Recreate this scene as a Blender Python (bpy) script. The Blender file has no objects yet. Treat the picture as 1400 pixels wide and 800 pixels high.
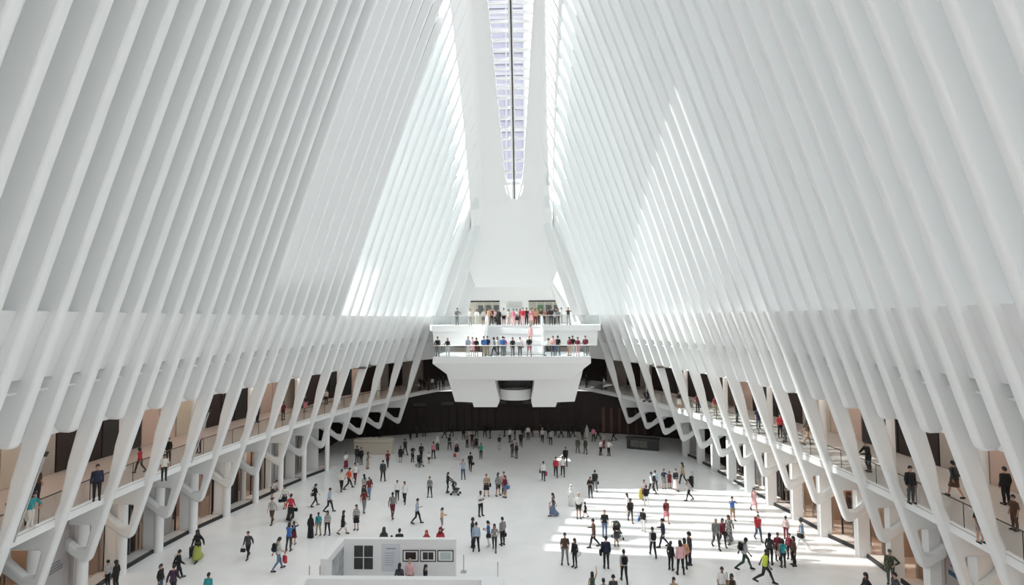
import bpy, bmesh, math, random
from mathutils import Vector, Matrix

random.seed(7)
scene = bpy.context.scene
col = scene.collection

# ------------------------------------------------------------------ camera
CAM_X, CAM_H = 1.535, 14.9
F_PX, PITCH, YAW, ROLL = 702.63, 0.05111, 0.02435, 0.00522
cam_data = bpy.data.cameras.new('camera')
cam_data.sensor_width = 36.0
cam_data.sensor_fit = 'HORIZONTAL'
cam_data.lens = F_PX / 1400.0 * 36.0
cam_data.clip_start = 0.05
cam_data.clip_end = 600
cam = bpy.data.objects.new('camera', cam_data)
col.objects.link(cam)
# yaw about the vertical, pitch up, small roll (camera looks along +Y)
cam.matrix_world = (Matrix.Translation((CAM_X, 0, CAM_H)) @ Matrix.Rotation(YAW, 4, 'Z')
                    @ Matrix.Rotation(math.pi / 2 + PITCH, 4, 'X') @ Matrix.Rotation(-ROLL, 4, 'Z'))
scene.camera = cam

# ------------------------------------------------------------------ sky, sun, exposure
world = bpy.data.worlds.new('sky')
scene.world = world
world.use_nodes = True
wn = world.node_tree
wn.nodes.clear()
w_out = wn.nodes.new('ShaderNodeOutputWorld')
w_bg = wn.nodes.new('ShaderNodeBackground')
w_ramp = wn.nodes.new('ShaderNodeValToRGB')
w_sep = wn.nodes.new('ShaderNodeSeparateXYZ')
w_map = wn.nodes.new('ShaderNodeMapRange')
w_geo = wn.nodes.new('ShaderNodeTexCoord')
wn.links.new(w_geo.outputs['Generated'], w_sep.inputs[0])
wn.links.new(w_sep.outputs['Z'], w_map.inputs['Value'])
w_map.inputs['From Min'].default_value = -1.0
w_map.inputs['From Max'].default_value = 1.0
wn.links.new(w_map.outputs[0], w_ramp.inputs[0])
w_ramp.color_ramp.elements[0].position = 0.47
w_ramp.color_ramp.elements[0].color = (0.30, 0.30, 0.30, 1)
w_ramp.color_ramp.elements[1].position = 0.52
w_ramp.color_ramp.elements[1].color = (0.965, 0.985, 1.0, 1)
wn.links.new(w_ramp.outputs[0], w_bg.inputs[0])
w_bg.inputs[1].default_value = 2.7
wn.links.new(w_bg.outputs[0], w_out.inputs[0])

SUN_TRAVEL = Vector((1.0, -0.12, -0.90)).normalized()
sun_data = bpy.data.lights.new('sun', 'SUN')
sun_data.energy = 9.0
sun_data.angle = math.radians(0.53)
sun_data.color = (1.0, 0.97, 0.93)
sun = bpy.data.objects.new('sun', sun_data)
col.objects.link(sun)
sun.location = (-60, 40, 90)
sun.rotation_euler = SUN_TRAVEL.to_track_quat('-Z', 'Y').to_euler()

vs = scene.view_settings
vs.view_transform = 'Standard'
vs.look = 'None'
vs.exposure = 0.15
vs.gamma = 1.0
vs.use_curve_mapping = False
scene.cycles.diffuse_bounces = 7
scene.cycles.glossy_bounces = 4
scene.cycles.transparent_max_bounces = 12
scene.cycles.max_bounces = 10
scene.cycles.sample_clamp_indirect = 8.0

# ------------------------------------------------------------------ helpers
def mat(name, color, rough=0.5, metal=0.0, spec=0.5, emit=None, noise=0.0, nscale=3.0, bump=0.0):
    m = bpy.data.materials.new(name)
    m.use_nodes = True
    nt = m.node_tree
    p = nt.nodes['Principled BSDF']
    p.inputs['Base Color'].default_value = (*color, 1)
    p.inputs['Roughness'].default_value = rough
    p.inputs['Metallic'].default_value = metal
    p.inputs['Specular IOR Level'].default_value = spec
    if emit:
        p.inputs['Emission Color'].default_value = (*emit[0], 1)
        p.inputs['Emission Strength'].default_value = emit[1]
    if noise or bump:
        tc = nt.nodes.new('ShaderNodeTexCoord')
        nz = nt.nodes.new('ShaderNodeTexNoise')
        nz.inputs['Scale'].default_value = nscale
        nz.inputs['Detail'].default_value = 4
        nt.links.new(tc.outputs['Object'], nz.inputs['Vector'])
        if noise:
            mx = nt.nodes.new('ShaderNodeMix')
            mx.data_type = 'RGBA'
            mx.inputs[6].default_value = (*[max(0, c * (1 - noise)) for c in color], 1)
            mx.inputs[7].default_value = (*[min(1, c * (1 + noise)) for c in color], 1)
            nt.links.new(nz.outputs['Fac'], mx.inputs[0])
            nt.links.new(mx.outputs[2], p.inputs['Base Color'])
        if bump:
            bp = nt.nodes.new('ShaderNodeBump')
            bp.inputs['Strength'].default_value = bump
            nt.links.new(nz.outputs['Fac'], bp.inputs['Height'])
            nt.links.new(bp.outputs[0], p.inputs['Normal'])
    return m

def glass_mat(name, tint, gloss=0.08, rough=0.02):
    m = bpy.data.materials.new(name)
    m.use_nodes = True
    nt = m.node_tree
    nt.nodes.clear()
    o = nt.nodes.new('ShaderNodeOutputMaterial')
    t = nt.nodes.new('ShaderNodeBsdfTransparent')
    t.inputs[0].default_value = (*tint, 1)
    g = nt.nodes.new('ShaderNodeBsdfGlossy')
    g.inputs['Roughness'].default_value = rough
    f = nt.nodes.new('ShaderNodeLayerWeight')
    f.inputs['Blend'].default_value = 0.5
    pw = nt.nodes.new('ShaderNodeMath')
    pw.operation = 'POWER'
    pw.inputs[1].default_value = 3.0
    nt.links.new(f.outputs['Facing'], pw.inputs[0])
    mu = nt.nodes.new('ShaderNodeMath')
    mu.operation = 'MULTIPLY_ADD'
    mu.inputs[1].default_value = min(0.5, gloss * 6)
    mu.inputs[2].default_value = gloss * 0.5
    nt.links.new(pw.outputs[0], mu.inputs[0])
    mx = nt.nodes.new('ShaderNodeMixShader')
    nt.links.new(mu.outputs[0], mx.inputs[0])
    nt.links.new(t.outputs[0], mx.inputs[1])
    nt.links.new(g.outputs[0], mx.inputs[2])
    nt.links.new(mx.outputs[0], o.inputs[0])
    return m

M = {}
M['rib'] = mat('rib_paint', (0.81, 0.817, 0.815), 0.42, noise=0.015, nscale=0.6)
M['white'] = mat('white_paint', (0.84, 0.84, 0.835), 0.5)
M['marble'] = None
M['panel'] = mat('ring_panel_paint', (0.80, 0.80, 0.80), 0.5)
M['infill'] = mat('infill_paint', (0.74, 0.76, 0.76), 0.55)
M['glass'] = glass_mat('clear_glass', (0.90, 0.93, 0.93), 0.03)
M['pane'] = glass_mat('wall_glass', (0.86, 0.90, 0.90), 0.02)
M['sky_pane'] = glass_mat('skylight_glass', (0.93, 0.93, 0.95), 0.02)
M['rail_glass'] = glass_mat('rail_glass', (0.91, 0.925, 0.925), 0.04)
M['shop_glass'] = glass_mat('shop_glass', (0.90, 0.90, 0.90), 0.04)
M['black'] = mat('black_metal', (0.02, 0.02, 0.022), 0.4)
M['dark_metal'] = mat('dark_metal', (0.07, 0.065, 0.06), 0.4, metal=0.5)
M['steel'] = mat('brushed_steel', (0.55, 0.55, 0.55), 0.35, metal=0.9)
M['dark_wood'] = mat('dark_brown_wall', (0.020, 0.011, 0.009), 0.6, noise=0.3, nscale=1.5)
M['tan'] = mat('tan_wall', (0.52, 0.40, 0.34), 0.6, noise=0.08, nscale=1.0)
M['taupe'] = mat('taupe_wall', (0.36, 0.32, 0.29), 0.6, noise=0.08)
M['beige'] = mat('beige_wall', (0.52, 0.46, 0.38), 0.6)
M['slate'] = mat('slate_ceiling', (0.16, 0.145, 0.13), 0.7)
M['pinkfloor'] = mat('pink_tan_floor', (0.62, 0.53, 0.48), 0.35)
M['lamp'] = mat('lamp_white', (1, 1, 1), 0.5, emit=((1.0, 0.90, 0.80), 12.0))
M['lampwarm'] = mat('lamp_warm', (1, 0.9, 0.7), 0.5, emit=((1.0, 0.78, 0.55), 26.0))
M['curtain'] = mat('grey_curtain', (0.25, 0.24, 0.23), 0.8)
M['frosted'] = mat('frosted_grey', (0.66, 0.63, 0.61), 0.6)
M['hoarding'] = mat('pale_hoarding', (0.66, 0.61, 0.61), 0.6)
M['red_glow'] = mat('red_glow_wall', (0.16, 0.065, 0.045), 0.6, noise=0.2)  # reddish glow on the dark wall, put into the colour
M['blue'] = mat('blue_print', (0.03, 0.12, 0.28), 0.6)
M['redprint'] = mat('red_print', (0.35, 0.12, 0.12), 0.6)
M['print'] = mat('grey_print', (0.30, 0.31, 0.32), 0.6)

def diffuser_mat():  # added diffusing sheet, brightens the rib faces without direct sun
    m = bpy.data.materials.new('added_light_diffuser')
    m.use_nodes = True
    nt = m.node_tree
    nt.nodes.clear()
    o = nt.nodes.new('ShaderNodeOutputMaterial')
    a = nt.nodes.new('ShaderNodeBsdfTranslucent'); a.inputs[0].default_value = (0.90, 0.92, 0.92, 1)
    b = nt.nodes.new('ShaderNodeBsdfDiffuse'); b.inputs[0].default_value = (0.7, 0.71, 0.71, 1)
    x = nt.nodes.new('ShaderNodeMixShader'); x.inputs[0].default_value = 0.15
    nt.links.new(a.outputs[0], x.inputs[1]); nt.links.new(b.outputs[0], x.inputs[2]); nt.links.new(x.outputs[0], o.inputs[0])
    return m
M['diffuser'] = diffuser_mat()

def floor_material():
    m = bpy.data.materials.new('white_marble_floor')
    m.use_nodes = True
    nt = m.node_tree
    p = nt.nodes['Principled BSDF']
    tc = nt.nodes.new('ShaderNodeTexCoord')
    nz = nt.nodes.new('ShaderNodeTexNoise')
    nz.inputs['Scale'].default_value = 0.35
    nz.inputs['Detail'].default_value = 8
    nz.inputs['Distortion'].default_value = 1.5
    nt.links.new(tc.outputs['Object'], nz.inputs['Vector'])
    rp = nt.nodes.new('ShaderNodeValToRGB')
    rp.color_ramp.elements[0].position = 0.35
    rp.color_ramp.elements[0].color = (0.87, 0.865, 0.86, 1)
    rp.color_ramp.elements[1].position = 0.6
    rp.color_ramp.elements[1].color = (0.91, 0.905, 0.90, 1)
    nt.links.new(nz.outputs['Fac'], rp.inputs[0])
    nt.links.new(rp.outputs[0], p.inputs['Base Color'])
    p.inputs['Roughness'].default_value = 0.22
    p.inputs['Specular IOR Level'].default_value = 0.5
    return m
M['marble'] = floor_material()

class MB:
    """collects faces, builds one mesh object"""
    def __init__(self):
        self.v, self.f = [], []
    def add(self, verts, faces):
        n = len(self.v)
        self.v += [tuple(p) for p in verts]
        self.f += [tuple(i + n for i in f) for f in faces]
        return self
    def box(self, x0, x1, y0, y1, z0, z1):
        v = [(x0, y0, z0), (x1, y0, z0), (x1, y1, z0), (x0, y1, z0), (x0, y0, z1), (x1, y0, z1), (x1, y1, z1), (x0, y1, z1)]
        return self.add(v, [(3, 2, 1, 0), (4, 5, 6, 7), (0, 1, 5, 4), (1, 2, 6, 5), (2, 3, 7, 6), (3, 0, 4, 7)])
    def hexa(self, a, b):
        """solid between two quads a (4 pts) and b (4 pts)"""
        return self.add(list(a) + list(b), [(3, 2, 1, 0), (4, 5, 6, 7), (0, 1, 5, 4), (1, 2, 6, 5), (2, 3, 7, 6), (3, 0, 4, 7)])
    def prism(self, pts, d):
        """polygon pts (3-D) extruded by vector d"""
        n = len(pts)
        d = Vector(d)
        q = [tuple(Vector(p) + d) for p in pts]
        fs = [tuple(range(n - 1, -1, -1)), tuple(range(n, 2 * n))]
        fs += [(i, (i + 1) % n, n + (i + 1) % n, n + i) for i in range(n)]
        return self.add(list(pts) + q, fs)
    def grid(self, rows):
        """rows: list of equal-length point lists"""
        n = len(rows[0])
        v = [p for r in rows for p in r]
        fs = []
        for i in range(len(rows) - 1):
            for j in range(n - 1):
                a = i * n + j
                fs.append((a, a + 1, a + n + 1, a + n))
        return self.add(v, fs)
    def tube(self, p0, p1, r0, r1=None, n=10):
        r1 = r0 if r1 is None else r1
        p0, p1 = Vector(p0), Vector(p1)
        d = (p1 - p0).normalized()
        a = d.orthogonal().normalized()
        b = d.cross(a)
        v, fs = [], []
        for p, r in ((p0, r0), (p1, r1)):
            for k in range(n):
                t = 2 * math.pi * k / n
                v.append(tuple(p + a * math.cos(t) * r + b * math.sin(t) * r))
        fs = [(k, (k + 1) % n, n + (k + 1) % n, n + k) for k in range(n)]
        fs += [tuple(range(n - 1, -1, -1)), tuple(range(n, 2 * n))]
        return self.add(v, fs)
    def build(self, name, m, parent=None, smooth=False):
        me = bpy.data.meshes.new(name)
        me.from_pydata(self.v, [], self.f)
        me.materials.append(m)
        me.validate()
        bm = bmesh.new(); bm.from_mesh(me)
        bmesh.ops.recalc_face_normals(bm, faces=bm.faces)
        bm.to_mesh(me); bm.free()
        if smooth:
            me.polygons.foreach_set('use_smooth', [True] * len(me.polygons))
            me.set_sharp_from_angle(angle=math.radians(40))
        o = bpy.data.objects.new(name, me)
        col.objects.link(o)
        o.parent = parent
        return o

def tag(o, label=None, cat=None, group=None, kind=None):
    if label: o['label'] = label
    if cat: o['category'] = cat
    if group: o['group'] = group
    if kind: o['kind'] = kind
    return o

def empty(name, loc=(0, 0, 0), rz=0.0):
    o = bpy.data.objects.new(name, None)
    o.empty_display_size = 0.2
    col.objects.link(o)
    o.location = loc
    o.rotation_euler = (0, 0, rz)
    return o

def copy_tree(o, parent=None):
    c = o.copy(); col.objects.link(c)
    if parent: c.parent = parent
    for ch in list(o.children):
        copy_tree(ch, c)
    return c

# ------------------------------------------------------------------ the rib curve of the hall
D_MID, D_SEMI, X_MAX, EXPO = 28.847, 40.918, 16.873, 1.767
H0 = 15.888
def base_x(d):
    return X_MAX * max(1e-3, 1 - abs((d - D_MID) / D_SEMI) ** EXPO) ** 0.5
def rib_x(d, h):
    t = h - H0
    return base_x(d) + (-0.32932 * t if t < 0 else -0.31336 * t - 0.00113 * t * t)
SPINE_W = 3.6
def spine_h(d):
    lo, hi = H0 - 4, 70.0
    for _ in range(40):
        m_ = (lo + hi) / 2
        if rib_x(d, m_) > SPINE_W: lo = m_
        else: hi = m_
    return lo
PITCH_R = 1.47993          # spacing of the ribs
D_LEFT, D_RIGHT = 23.9336, 12.0299
H_RING_TOP, H_RING_BOT = 15.28, 12.64
SLAB_TOP, SLAB_BOT = 5.80, 5.32
RIB_T = 0.40
AX = 0.32                  # the skylight and stairs sit slightly off the fitted axis

def lerp_path(pts, d):
    if d <= pts[0][0]: return pts[0][1]
    for (a, xa), (b, xb) in zip(pts, pts[1:]):
        if d <= b: return xa + (xb - xa) * (d - a) / (b - a)
    return pts[-1][1]
# ================================================================== large structure
# ---- floor
fl = MB()
fl.box(-34, 34, -6, 92, -0.3, 0.0)
floor = fl.build('floor', M['marble'])
tag(floor, 'wide glossy white marble floor of the hall', 'floor', kind='structure')

# ---- ribs
def rib_curve_object(pts, hole, d, side, parent):
    cu = bpy.data.curves.new('rib', 'CURVE')
    cu.dimensions = '2D'
    cu.fill_mode = 'BOTH'
    bev = 0.13
    cu.bevel_depth = bev
    cu.bevel_resolution = 2
    cu.offset = -bev
    cu.extrude = RIB_T / 2 - bev
    for loop in [pts] + ([hole] if hole else []):
        s = cu.splines.new('POLY')
        s.points.add(len(loop) - 1)
        for k, (x, h) in enumerate(loop):
            s.points[k].co = (x, h, 0, 1)
        s.use_cyclic_u = True
    tmp = bpy.data.objects.new('rib_tmp', cu)
    me = bpy.data.meshes.new_from_object(tmp)
    bpy.data.objects.remove(tmp)
    bpy.data.curves.remove(cu)
    for v in me.vertices:               # curve plane (x, h) -> world
        x, h, z = v.co
        v.co = (side * x, d + RIB_T / 2 + z, h)
    if side > 0:
        me.flip_normals()
    me.materials.clear()
    me.materials.append(M['rib'])
    o = bpy.data.objects.new('rib', me)
    col.objects.link(o)
    o.parent = parent
    return o

def round_corner(pts, idx, r, n=6):
    """replace pts[idx] with an arc of radius about r"""
    a, p, b = (Vector(pts[idx - 1]), Vector(pts[idx]), Vector(pts[(idx + 1) % len(pts)]))
    u, w = (a - p).normalized(), (b - p).normalized()
    ang = u.angle(w)
    t = min(r / math.tan(ang / 2), (a - p).length * 0.48, (b - p).length * 0.48)
    s, e = p + u * t, p + w * t
    out = []
    for k in range(n + 1):
        f = k / n
        q = (1 - f) ** 2 * s + 2 * f * (1 - f) * p + f * f * e
        out.append((q.x, q.y))
    return out

DEPTH = [(5.3, 0.40), (6.0, 0.46), (7.2, 0.62), (8.3, 0.80), (10, 0.92), (12.6, 1.15), (15.3, 1.25), (100, 1.25)]
def depth_at(h, top):
    dd = lerp_path(DEPTH, h)
    return dd if h < top - 8 else dd - (dd - 0.14) * min(1, (h - (top - 8)) / 6.5)

def make_rib(d, side, is_leg, parent, cut=None):
    top = max(spine_h(d), H_RING_TOP + 1.5)
    if is_leg:
        h_lo = 2.1
        front = []
        h = h_lo
        hs = [2.1, 4.0, SLAB_BOT, SLAB_TOP, 6.4, 7.2, 8.3, 9.4, 10.6, 12.6, 14, 15.3]
    else:
        h_lo = cut or 9.95
        hs = [h_lo] + [q for q in (10.6, 12.6, 14, 15.3) if q > h_lo + 0.3]
    n = 14
    hs += [15.3 + (top - 15.3) * k / n for k in range(1, n + 1)]
    front = [(rib_x(d, h), h) for h in hs]
    if front[-1][0] < SPINE_W - 0.05:
        front[-1] = (SPINE_W, front[-1][1])
    back_h = [h for h in hs if h > (SLAB_TOP if is_leg else h_lo)]
    back = [(rib_x(d, h) + depth_at(h, top), h) for h in reversed(back_h)]
    back[0] = (front[-1][0] + 0.16, front[-1][1] + 0.12)
    hole = None
    if is_leg:
        fx = rib_x(d, SLAB_BOT)
        ex = rib_x(d, 2.1)
        reach = 2.5
        pts = front + back + [(fx + 0.42, SLAB_TOP), (fx + 0.42, SLAB_BOT), (ex + reach, SLAB_BOT),
                              (ex + reach, 2.1 + reach * 0.62)]
        arc = round_corner(pts, 0, 0.42)
        # elbow: the leg turns back into the arm
        pts = arc + pts[1:]
        hole = [(rib_x(d, 4.15) + 0.52, 4.2), (rib_x(d, 2.95) + 0.42, 3.0),
                (ex + 0.62, 3.02), (ex + reach - 0.95, 2.1 + (reach - 0.95) * 0.62 + 0.72), (ex + reach - 0.95, 4.2)]
        h2 = []
        for k in range(len(hole)):
            h2 += round_corner(hole, k, 0.10, 3)
        hole = h2
    else:
        x0 = rib_x(d, h_lo)
        pts = front + back + [(x0 + depth_at(h_lo, top) + 0.05, h_lo + 0.45), (x0 + 0.55, h_lo + 0.02)]
        arc = round_corner(pts, 0, 0.32)
        pts = arc + pts[1:]
    return rib_curve_object(pts, hole, d, side, parent)

def bays(side):
    d0 = D_LEFT if side < 0 else D_RIGHT
    k0 = -14 if side < 0 else -6
    out = []
    k = k0
    while d0 + PITCH_R * k < 68.0:
        out.append((k, d0 + PITCH_R * k))
        k += 1
    return out

def side_wall(side):
    nm = 'wall_left' if side < 0 else 'wall_right'
    ribs = bays(side)
    # ledge above the ring, soffit below it, bulkhead behind
    rows = []
    d = -5.0
    while d < 68.2:
        prof = [(0.42, H_RING_TOP), (1.15, H_RING_TOP + 0.05), (1.15, H_RING_TOP - 0.3), (1.05, H_RING_BOT + 0.1),
                (1.05, 9.85), (3.0 + max(0, d - 57) * 0.7, 9.85)]
        rows.append([(side * (rib_x(d, h) + r), d, h) for r, h in prof])
        d += PITCH_R
    mb = MB()
    mb.grid(rows)
    wall = mb.build(nm, M['white'])
    tag(wall, 'inward leaning white ribbed wall on the %s of the hall' % ('left' if side < 0 else 'right'), 'wall', kind='structure')
    for k, d in ribs:
        if d > 63.2:
            make_rib(d, side, False, wall, cut=14.3)
        else:
            make_rib(d, side, k % 2 == 0, wall)
    # panels between the ribs
    for k, d in ribs[:-1]:
        y0, y1 = d + RIB_T * 0.5, d + PITCH_R + RIB_T * 0.5
        def strip(h0, h1, r0, r1, th, n=1, taper=False):
            rr = []
            for i in range(n + 1):
                f = i / n
                h = h0 + (h1 - h0) * f
                r = r0 + (r1 - r0) * f if not taper else r0 - (r0 - r1) * min(1, max(0, (h - (h1 - 8)) / 6.5))
                rr.append((h, r))
            A = [[(side * (rib_x(y, h) + r), y, h) for (h, r) in rr] for y in (y0, y1)]
            B = [[(side * (rib_x(y, h) + r + th), y, h) for (h, r) in rr] for y in (y0, y1)]
            m_ = MB()
            for i in range(n):
                m_.hexa((A[0][i], A[1][i], A[1][i + 1], A[0][i + 1]), (B[0][i], B[1][i], B[1][i + 1], B[0][i + 1]))
            return m_
        ring = strip(H_RING_BOT, H_RING_TOP, 0.56, 0.42, 0.12)
        ring.build('ring_panel', M['panel'], wall)
        # soffit under the ring
        s_ = MB()
        s_.add([(side * (rib_x(y, H_RING_BOT) + r), y, H_RING_BOT) for y in (y0, y1) for r in (0.56, 1.06)], [(0, 1, 3, 2)])
        s_.build('soffit', M['infill'], wall)
        fin = MB()
        fin.hexa([(side * (rib_x(y, 12.1) + r), y, 12.08) for y, r in ((y0, 0.56), (y1, 0.56), (y1, 0.66), (y0, 0.66))],
                 [(side * (rib_x(y, 12.1) + r), y, 12.17) for y, r in ((y0, 0.56), (y1, 0.56), (y1, 0.66), (y0, 0.66))])
        fin.build('cove_strip', M['panel'], wall)
        top0 = min(spine_h(y0), spine_h(y1)) if d < 66 else H_RING_TOP + 2
        top0 = max(top0, H_RING_TOP + 2)
        glazed_from = glazing_start(side, d)
        if glazed_from is None:
            strip(H_RING_TOP, top0 + 0.3, 1.12, 0.07, 0.06, 12, True).build('light_shaping_panel', M['infill'], wall)  # unseen opaque panel, added to keep daylight out of this bay
        else:
            if glazed_from > H_RING_TOP + 0.1:
                strip(H_RING_TOP, glazed_from, 1.12, 1.08, 0.06, 2).build('light_shaping_panel', M['diffuser' if d > 46 else 'infill'], wall)  # added panel holds off direct sun; the diffusing one brightens the ribs
            if side < 0:
                hm = top0 - 5.0
                q_ = 1.08 - 1.01 * min(1, max(0, (hm - (top0 + 0.3 - 8)) / 6.5))
                strip(max(H_RING_TOP, glazed_from), hm, 1.08, q_, 0.03, 8).build('glass_pane', pane_for(side, d), wall)
                strip(hm, top0 + 0.3, q_, 0.07, 0.05, 4).build('light_shaping_panel', M['diffuser' if d > 44 else 'infill'], wall)  # added panel closes the top; the diffusing one brightens the rib ends
            else:
                strip(max(H_RING_TOP, glazed_from), top0 + 0.3, 1.08, 0.07, 0.03, 12, True).build('glass_pane', pane_for(side, d), wall)
    return wall

LIGHT_GRADE = [glass_mat('light_grading_glass', (t, t * 1.03, t * 1.03), 0.02) for t in (0.56, 0.60, 0.65, 0.70, 0.76, 0.82)]  # tints made up to dim the daylight towards the near end
SUN_BAY = glass_mat('sky_dimming_glass', (0.62, 0.63, 0.63), 0.02)  # made-up tint, lets the sun stripes through but cuts sky light
def pane_for(side, d):
    if side < 0: return M['pane'] if d > 46 else SUN_BAY
    k = int((d - 16) / 5.0)
    return LIGHT_GRADE[max(0, k)] if k < 6 else M['pane']

def glazing_start(side, d):  # open and closed bays invented to gate where sun and sky enter
    """height above which a bay is glazed; None = closed"""
    if side > 0:
        return H_RING_TOP if d < 61.0 else None
    if d > 61.0:
        return None
    if d > 49.5:
        return H_RING_TOP
    if d > 46.0:
        return 19.6
    if d > 35.0:
        return 17.6 + (d - 35.0) * 0.17
    return None

wall_left = side_wall(-1)
wall_right = side_wall(1)

for k, h0_, h1_ in ((-2, 5.7, 9.3), (6, 5.7, 9.0)):
    d = D_LEFT + PITCH_R * k + RIB_T + 0.06
    m_ = MB(); m_.tube((-(rib_x(d, h0_) + 0.02), d, h0_), (-(rib_x(d, h1_) + 0.02), d, h1_), 0.035, n=8)
    m_.build('cable_rod', M['steel'], wall_left)
    m_ = MB(); m_.tube((-(rib_x(d, h1_) + 0.02), d, h1_ - .06), (-(rib_x(d, h1_) - 0.06), d, h1_ + .10), 0.07, n=8)
    m_.build('rod_cap', M['black'], wall_left)

# ---- back wall of the hall, behind the viewer
mb = MB(); mb.box(-28, 28, -6.2, -5.9, -0.3, 48)
tag(mb.build('wall_back', M['white']), 'white end wall behind the viewer', 'wall', kind='structure')

# ---- spine: two smooth bands, the skylight between them, the far vault
def sky_w(d):
    return lerp_path([(0, 2.6), (28, 3.2), (40, 2.95), (50.5, 2.42), (57.4, 1.9), (62.5, 1.35), (63.9, 1.05), (64.5, 0.4)], d)
SKY_END = 64.5
band = MB()
for s in (-1, 1):
    rows = []
    d = -5.0
    ds = []
    while d < 62.8:
        ds.append(d); d += 1.0
    ds += [62.8, 63.3, 63.7, 64.0, 64.2, 64.35, 64.46, 64.5]
    for d in ds:
        w0, w1, h = sky_w(d), SPINE_W + 0.06, spine_h(d)
        row = [(s * (rib_x(d, h - q) + 0.03 + 0.02 * q), d, h - q) for q in (4.0, 2.6, 1.2)]
        for k in range(7):
            f = k / 6
            x = w1 + (w0 - w1) * f
            row.append((AX + s * x - AX * (1 - f), d, h - 0.1 + 0.75 * math.sin(f * math.pi / 2)))
        row.append((AX + s * w0, d, h + 1.15))
        row.append((s * (w1 + 1.2), d, h + 1.15))
        row.append((s * (w1 + 1.2), d, h - 0.5))
        rows.append(row)
    band.grid(rows)
# vault closing the far end below the skylight
rows = []
n = 20
h_end = spine_h(SKY_END)
for i in range(n + 1):
    f = i / n
    hc_ = (h_end + 0.65 + 0.55) + (18.92 - (h_end + 1.2)) * f
    dd = SKY_END - 0.25 + 1.75 * math.sin(f * math.pi * 0.62) - 0.55 * f ** 3
    w = SPINE_W + 0.25 + (4.75 - SPINE_W - 0.25) * f
    wmax = 8.5 if f < 0.7 else 5.6 + (4.75 - 5.6) * max(0, (f - 0.8) / 0.2)
    row = []
    for g in [-wmax / w] + [-1 + k / 12 for k in range(25)] + [wmax / w]:
        drop = 0.75 * (1 - math.sin(max(0, 1 - abs(g)) * math.pi / 2)) * (1 - f)
        row.append((AX * (1 - min(1, abs(g)) * 0.6) + g * w, dd - 0.5 * f * min(1, abs(g)) ** 2.5, hc_ - drop))
    rows.append(row)
band.grid(rows)
low = rows[-1]
band.grid([low, [(x, y + 0.35, z + 0.02) for x, y, z in low], [(x, y + 0.4, z + 1.5) for x, y, z in low]])
ceiling = band.build('ceiling', M['white'], smooth=True)
tag(ceiling, 'smooth white spine of the roof around the long skylight and its far vault', 'ceiling', kind='structure')

skylight = empty('window_1', (AX, 30, 50))
tag(skylight, 'long narrow skylight with white crossbars and a black central joint', 'skylight', kind='structure')
def sk(x, d, dz):
    return (x, d - 30, spine_h(d) + 0.78 + dz - 50)
dbars = []
d = -4.6
while d < 64.0:
    dbars.append(d); d += PITCH_R / 2
for d in dbars:
    w = sky_w(d)
    m_ = MB()
    pts_lo = [sk(-w, d, 0.0), sk(-w * 0.5, d, 0.06), sk(0, d, 0.09), sk(w * 0.5, d, 0.06), sk(w, d, 0.0)]
    m_.grid([pts_lo, [(x, y + 0.14, z) for x, y, z in pts_lo], [(x, y + 0.14, z + 0.34) for x, y, z in pts_lo],
             [(x, y, z + 0.34) for x, y, z in pts_lo], pts_lo])
    m_.build('crossbar', M['white'], skylight)
for d0, d1 in zip(dbars, dbars[1:] + [64.3]):
    for s in (-1, 1):
        m_ = MB()
        a = [sk(s * 0.10, d0, 0.26), sk(s * sky_w(d0), d0, 0.22), sk(s * sky_w(d1), d1, 0.22), sk(s * 0.10, d1, 0.26)]
        b = [(x, y, z + 0.03) for x, y, z in a]
        m_.hexa(a, b)
        m_.build('glass_pane', M['sky_pane'], skylight)
ds = [-5 + k for k in range(69)] + [64.4]
for s in (-1, 1):
    m_ = MB()
    rr = []
    for d in ds:
        x0, x1 = (0.10, 0.30) if s < 0 else (0.08, 0.22)
        rr.append([sk(s * x0, d, 0.02), sk(s * x1, d, 0.02), sk(s * x1, d, 0.3), sk(s * x0, d, 0.3), sk(s * x0, d, 0.02)])
    m_.grid(rr)
    m_.build('joint_beam', M['white'], skylight)
    m_ = MB()
    rr = []
    for d in ds:
        w = sky_w(d)
        rr.append([sk(s * (w - 0.16), d, -0.05), sk(s * (w + 0.05), d, -0.05), sk(s * (w + 0.05), d, 0.32), sk(s * (w - 0.16), d, 0.32), sk(s * (w - 0.16), d, -0.05)])
    m_.grid(rr)
    m_.build('side_frame', M['white'], skylight)
m_ = MB()
rr = []
for d in ds:
    rr.append([sk(-0.075, d, -0.03), sk(0.075, d, -0.03), sk(0.075, d, 0.25), sk(-0.075, d, 0.25), sk(-0.075, d, -0.03)])
m_.grid(rr)
tag(m_.build('centre_joint', M['black'], skylight), 'black strip along the middle of the skylight')

# ================================================================== galleries
GAL_END = [(62.6, None), (66.0, 11.0), (69.9, 8.6), (72.0, 5.2), (73.0, 0.0)]
def gal_edge(side):
    pts = []
    d = -5.0
    while d < 62.5:
        pts.append((side * (rib_x(d, 5.55) + 0.34), d)); d += PITCH_R
    x_last = abs(pts[-1][0])
    for d, x in ((64.3, 12.2), (66.0, 11.3), (68.0, 10.2), (69.9, 8.9), (71.6, 6.5), (72.6, 3.4), (72.9, 0.0)):
        pts.append((side * x, d))
    return pts

def outward(pts, i):
    a = Vector(pts[max(0, i - 1)]); b = Vector(pts[min(len(pts) - 1, i + 1)])
    t = (b - a).normalized()
    n = Vector((t.y, -t.x))
    if n.x * pts[i][0] < 0 or (abs(pts[i][0]) < 0.01 and n.y < 0):
        n = -n
    return n

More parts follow.
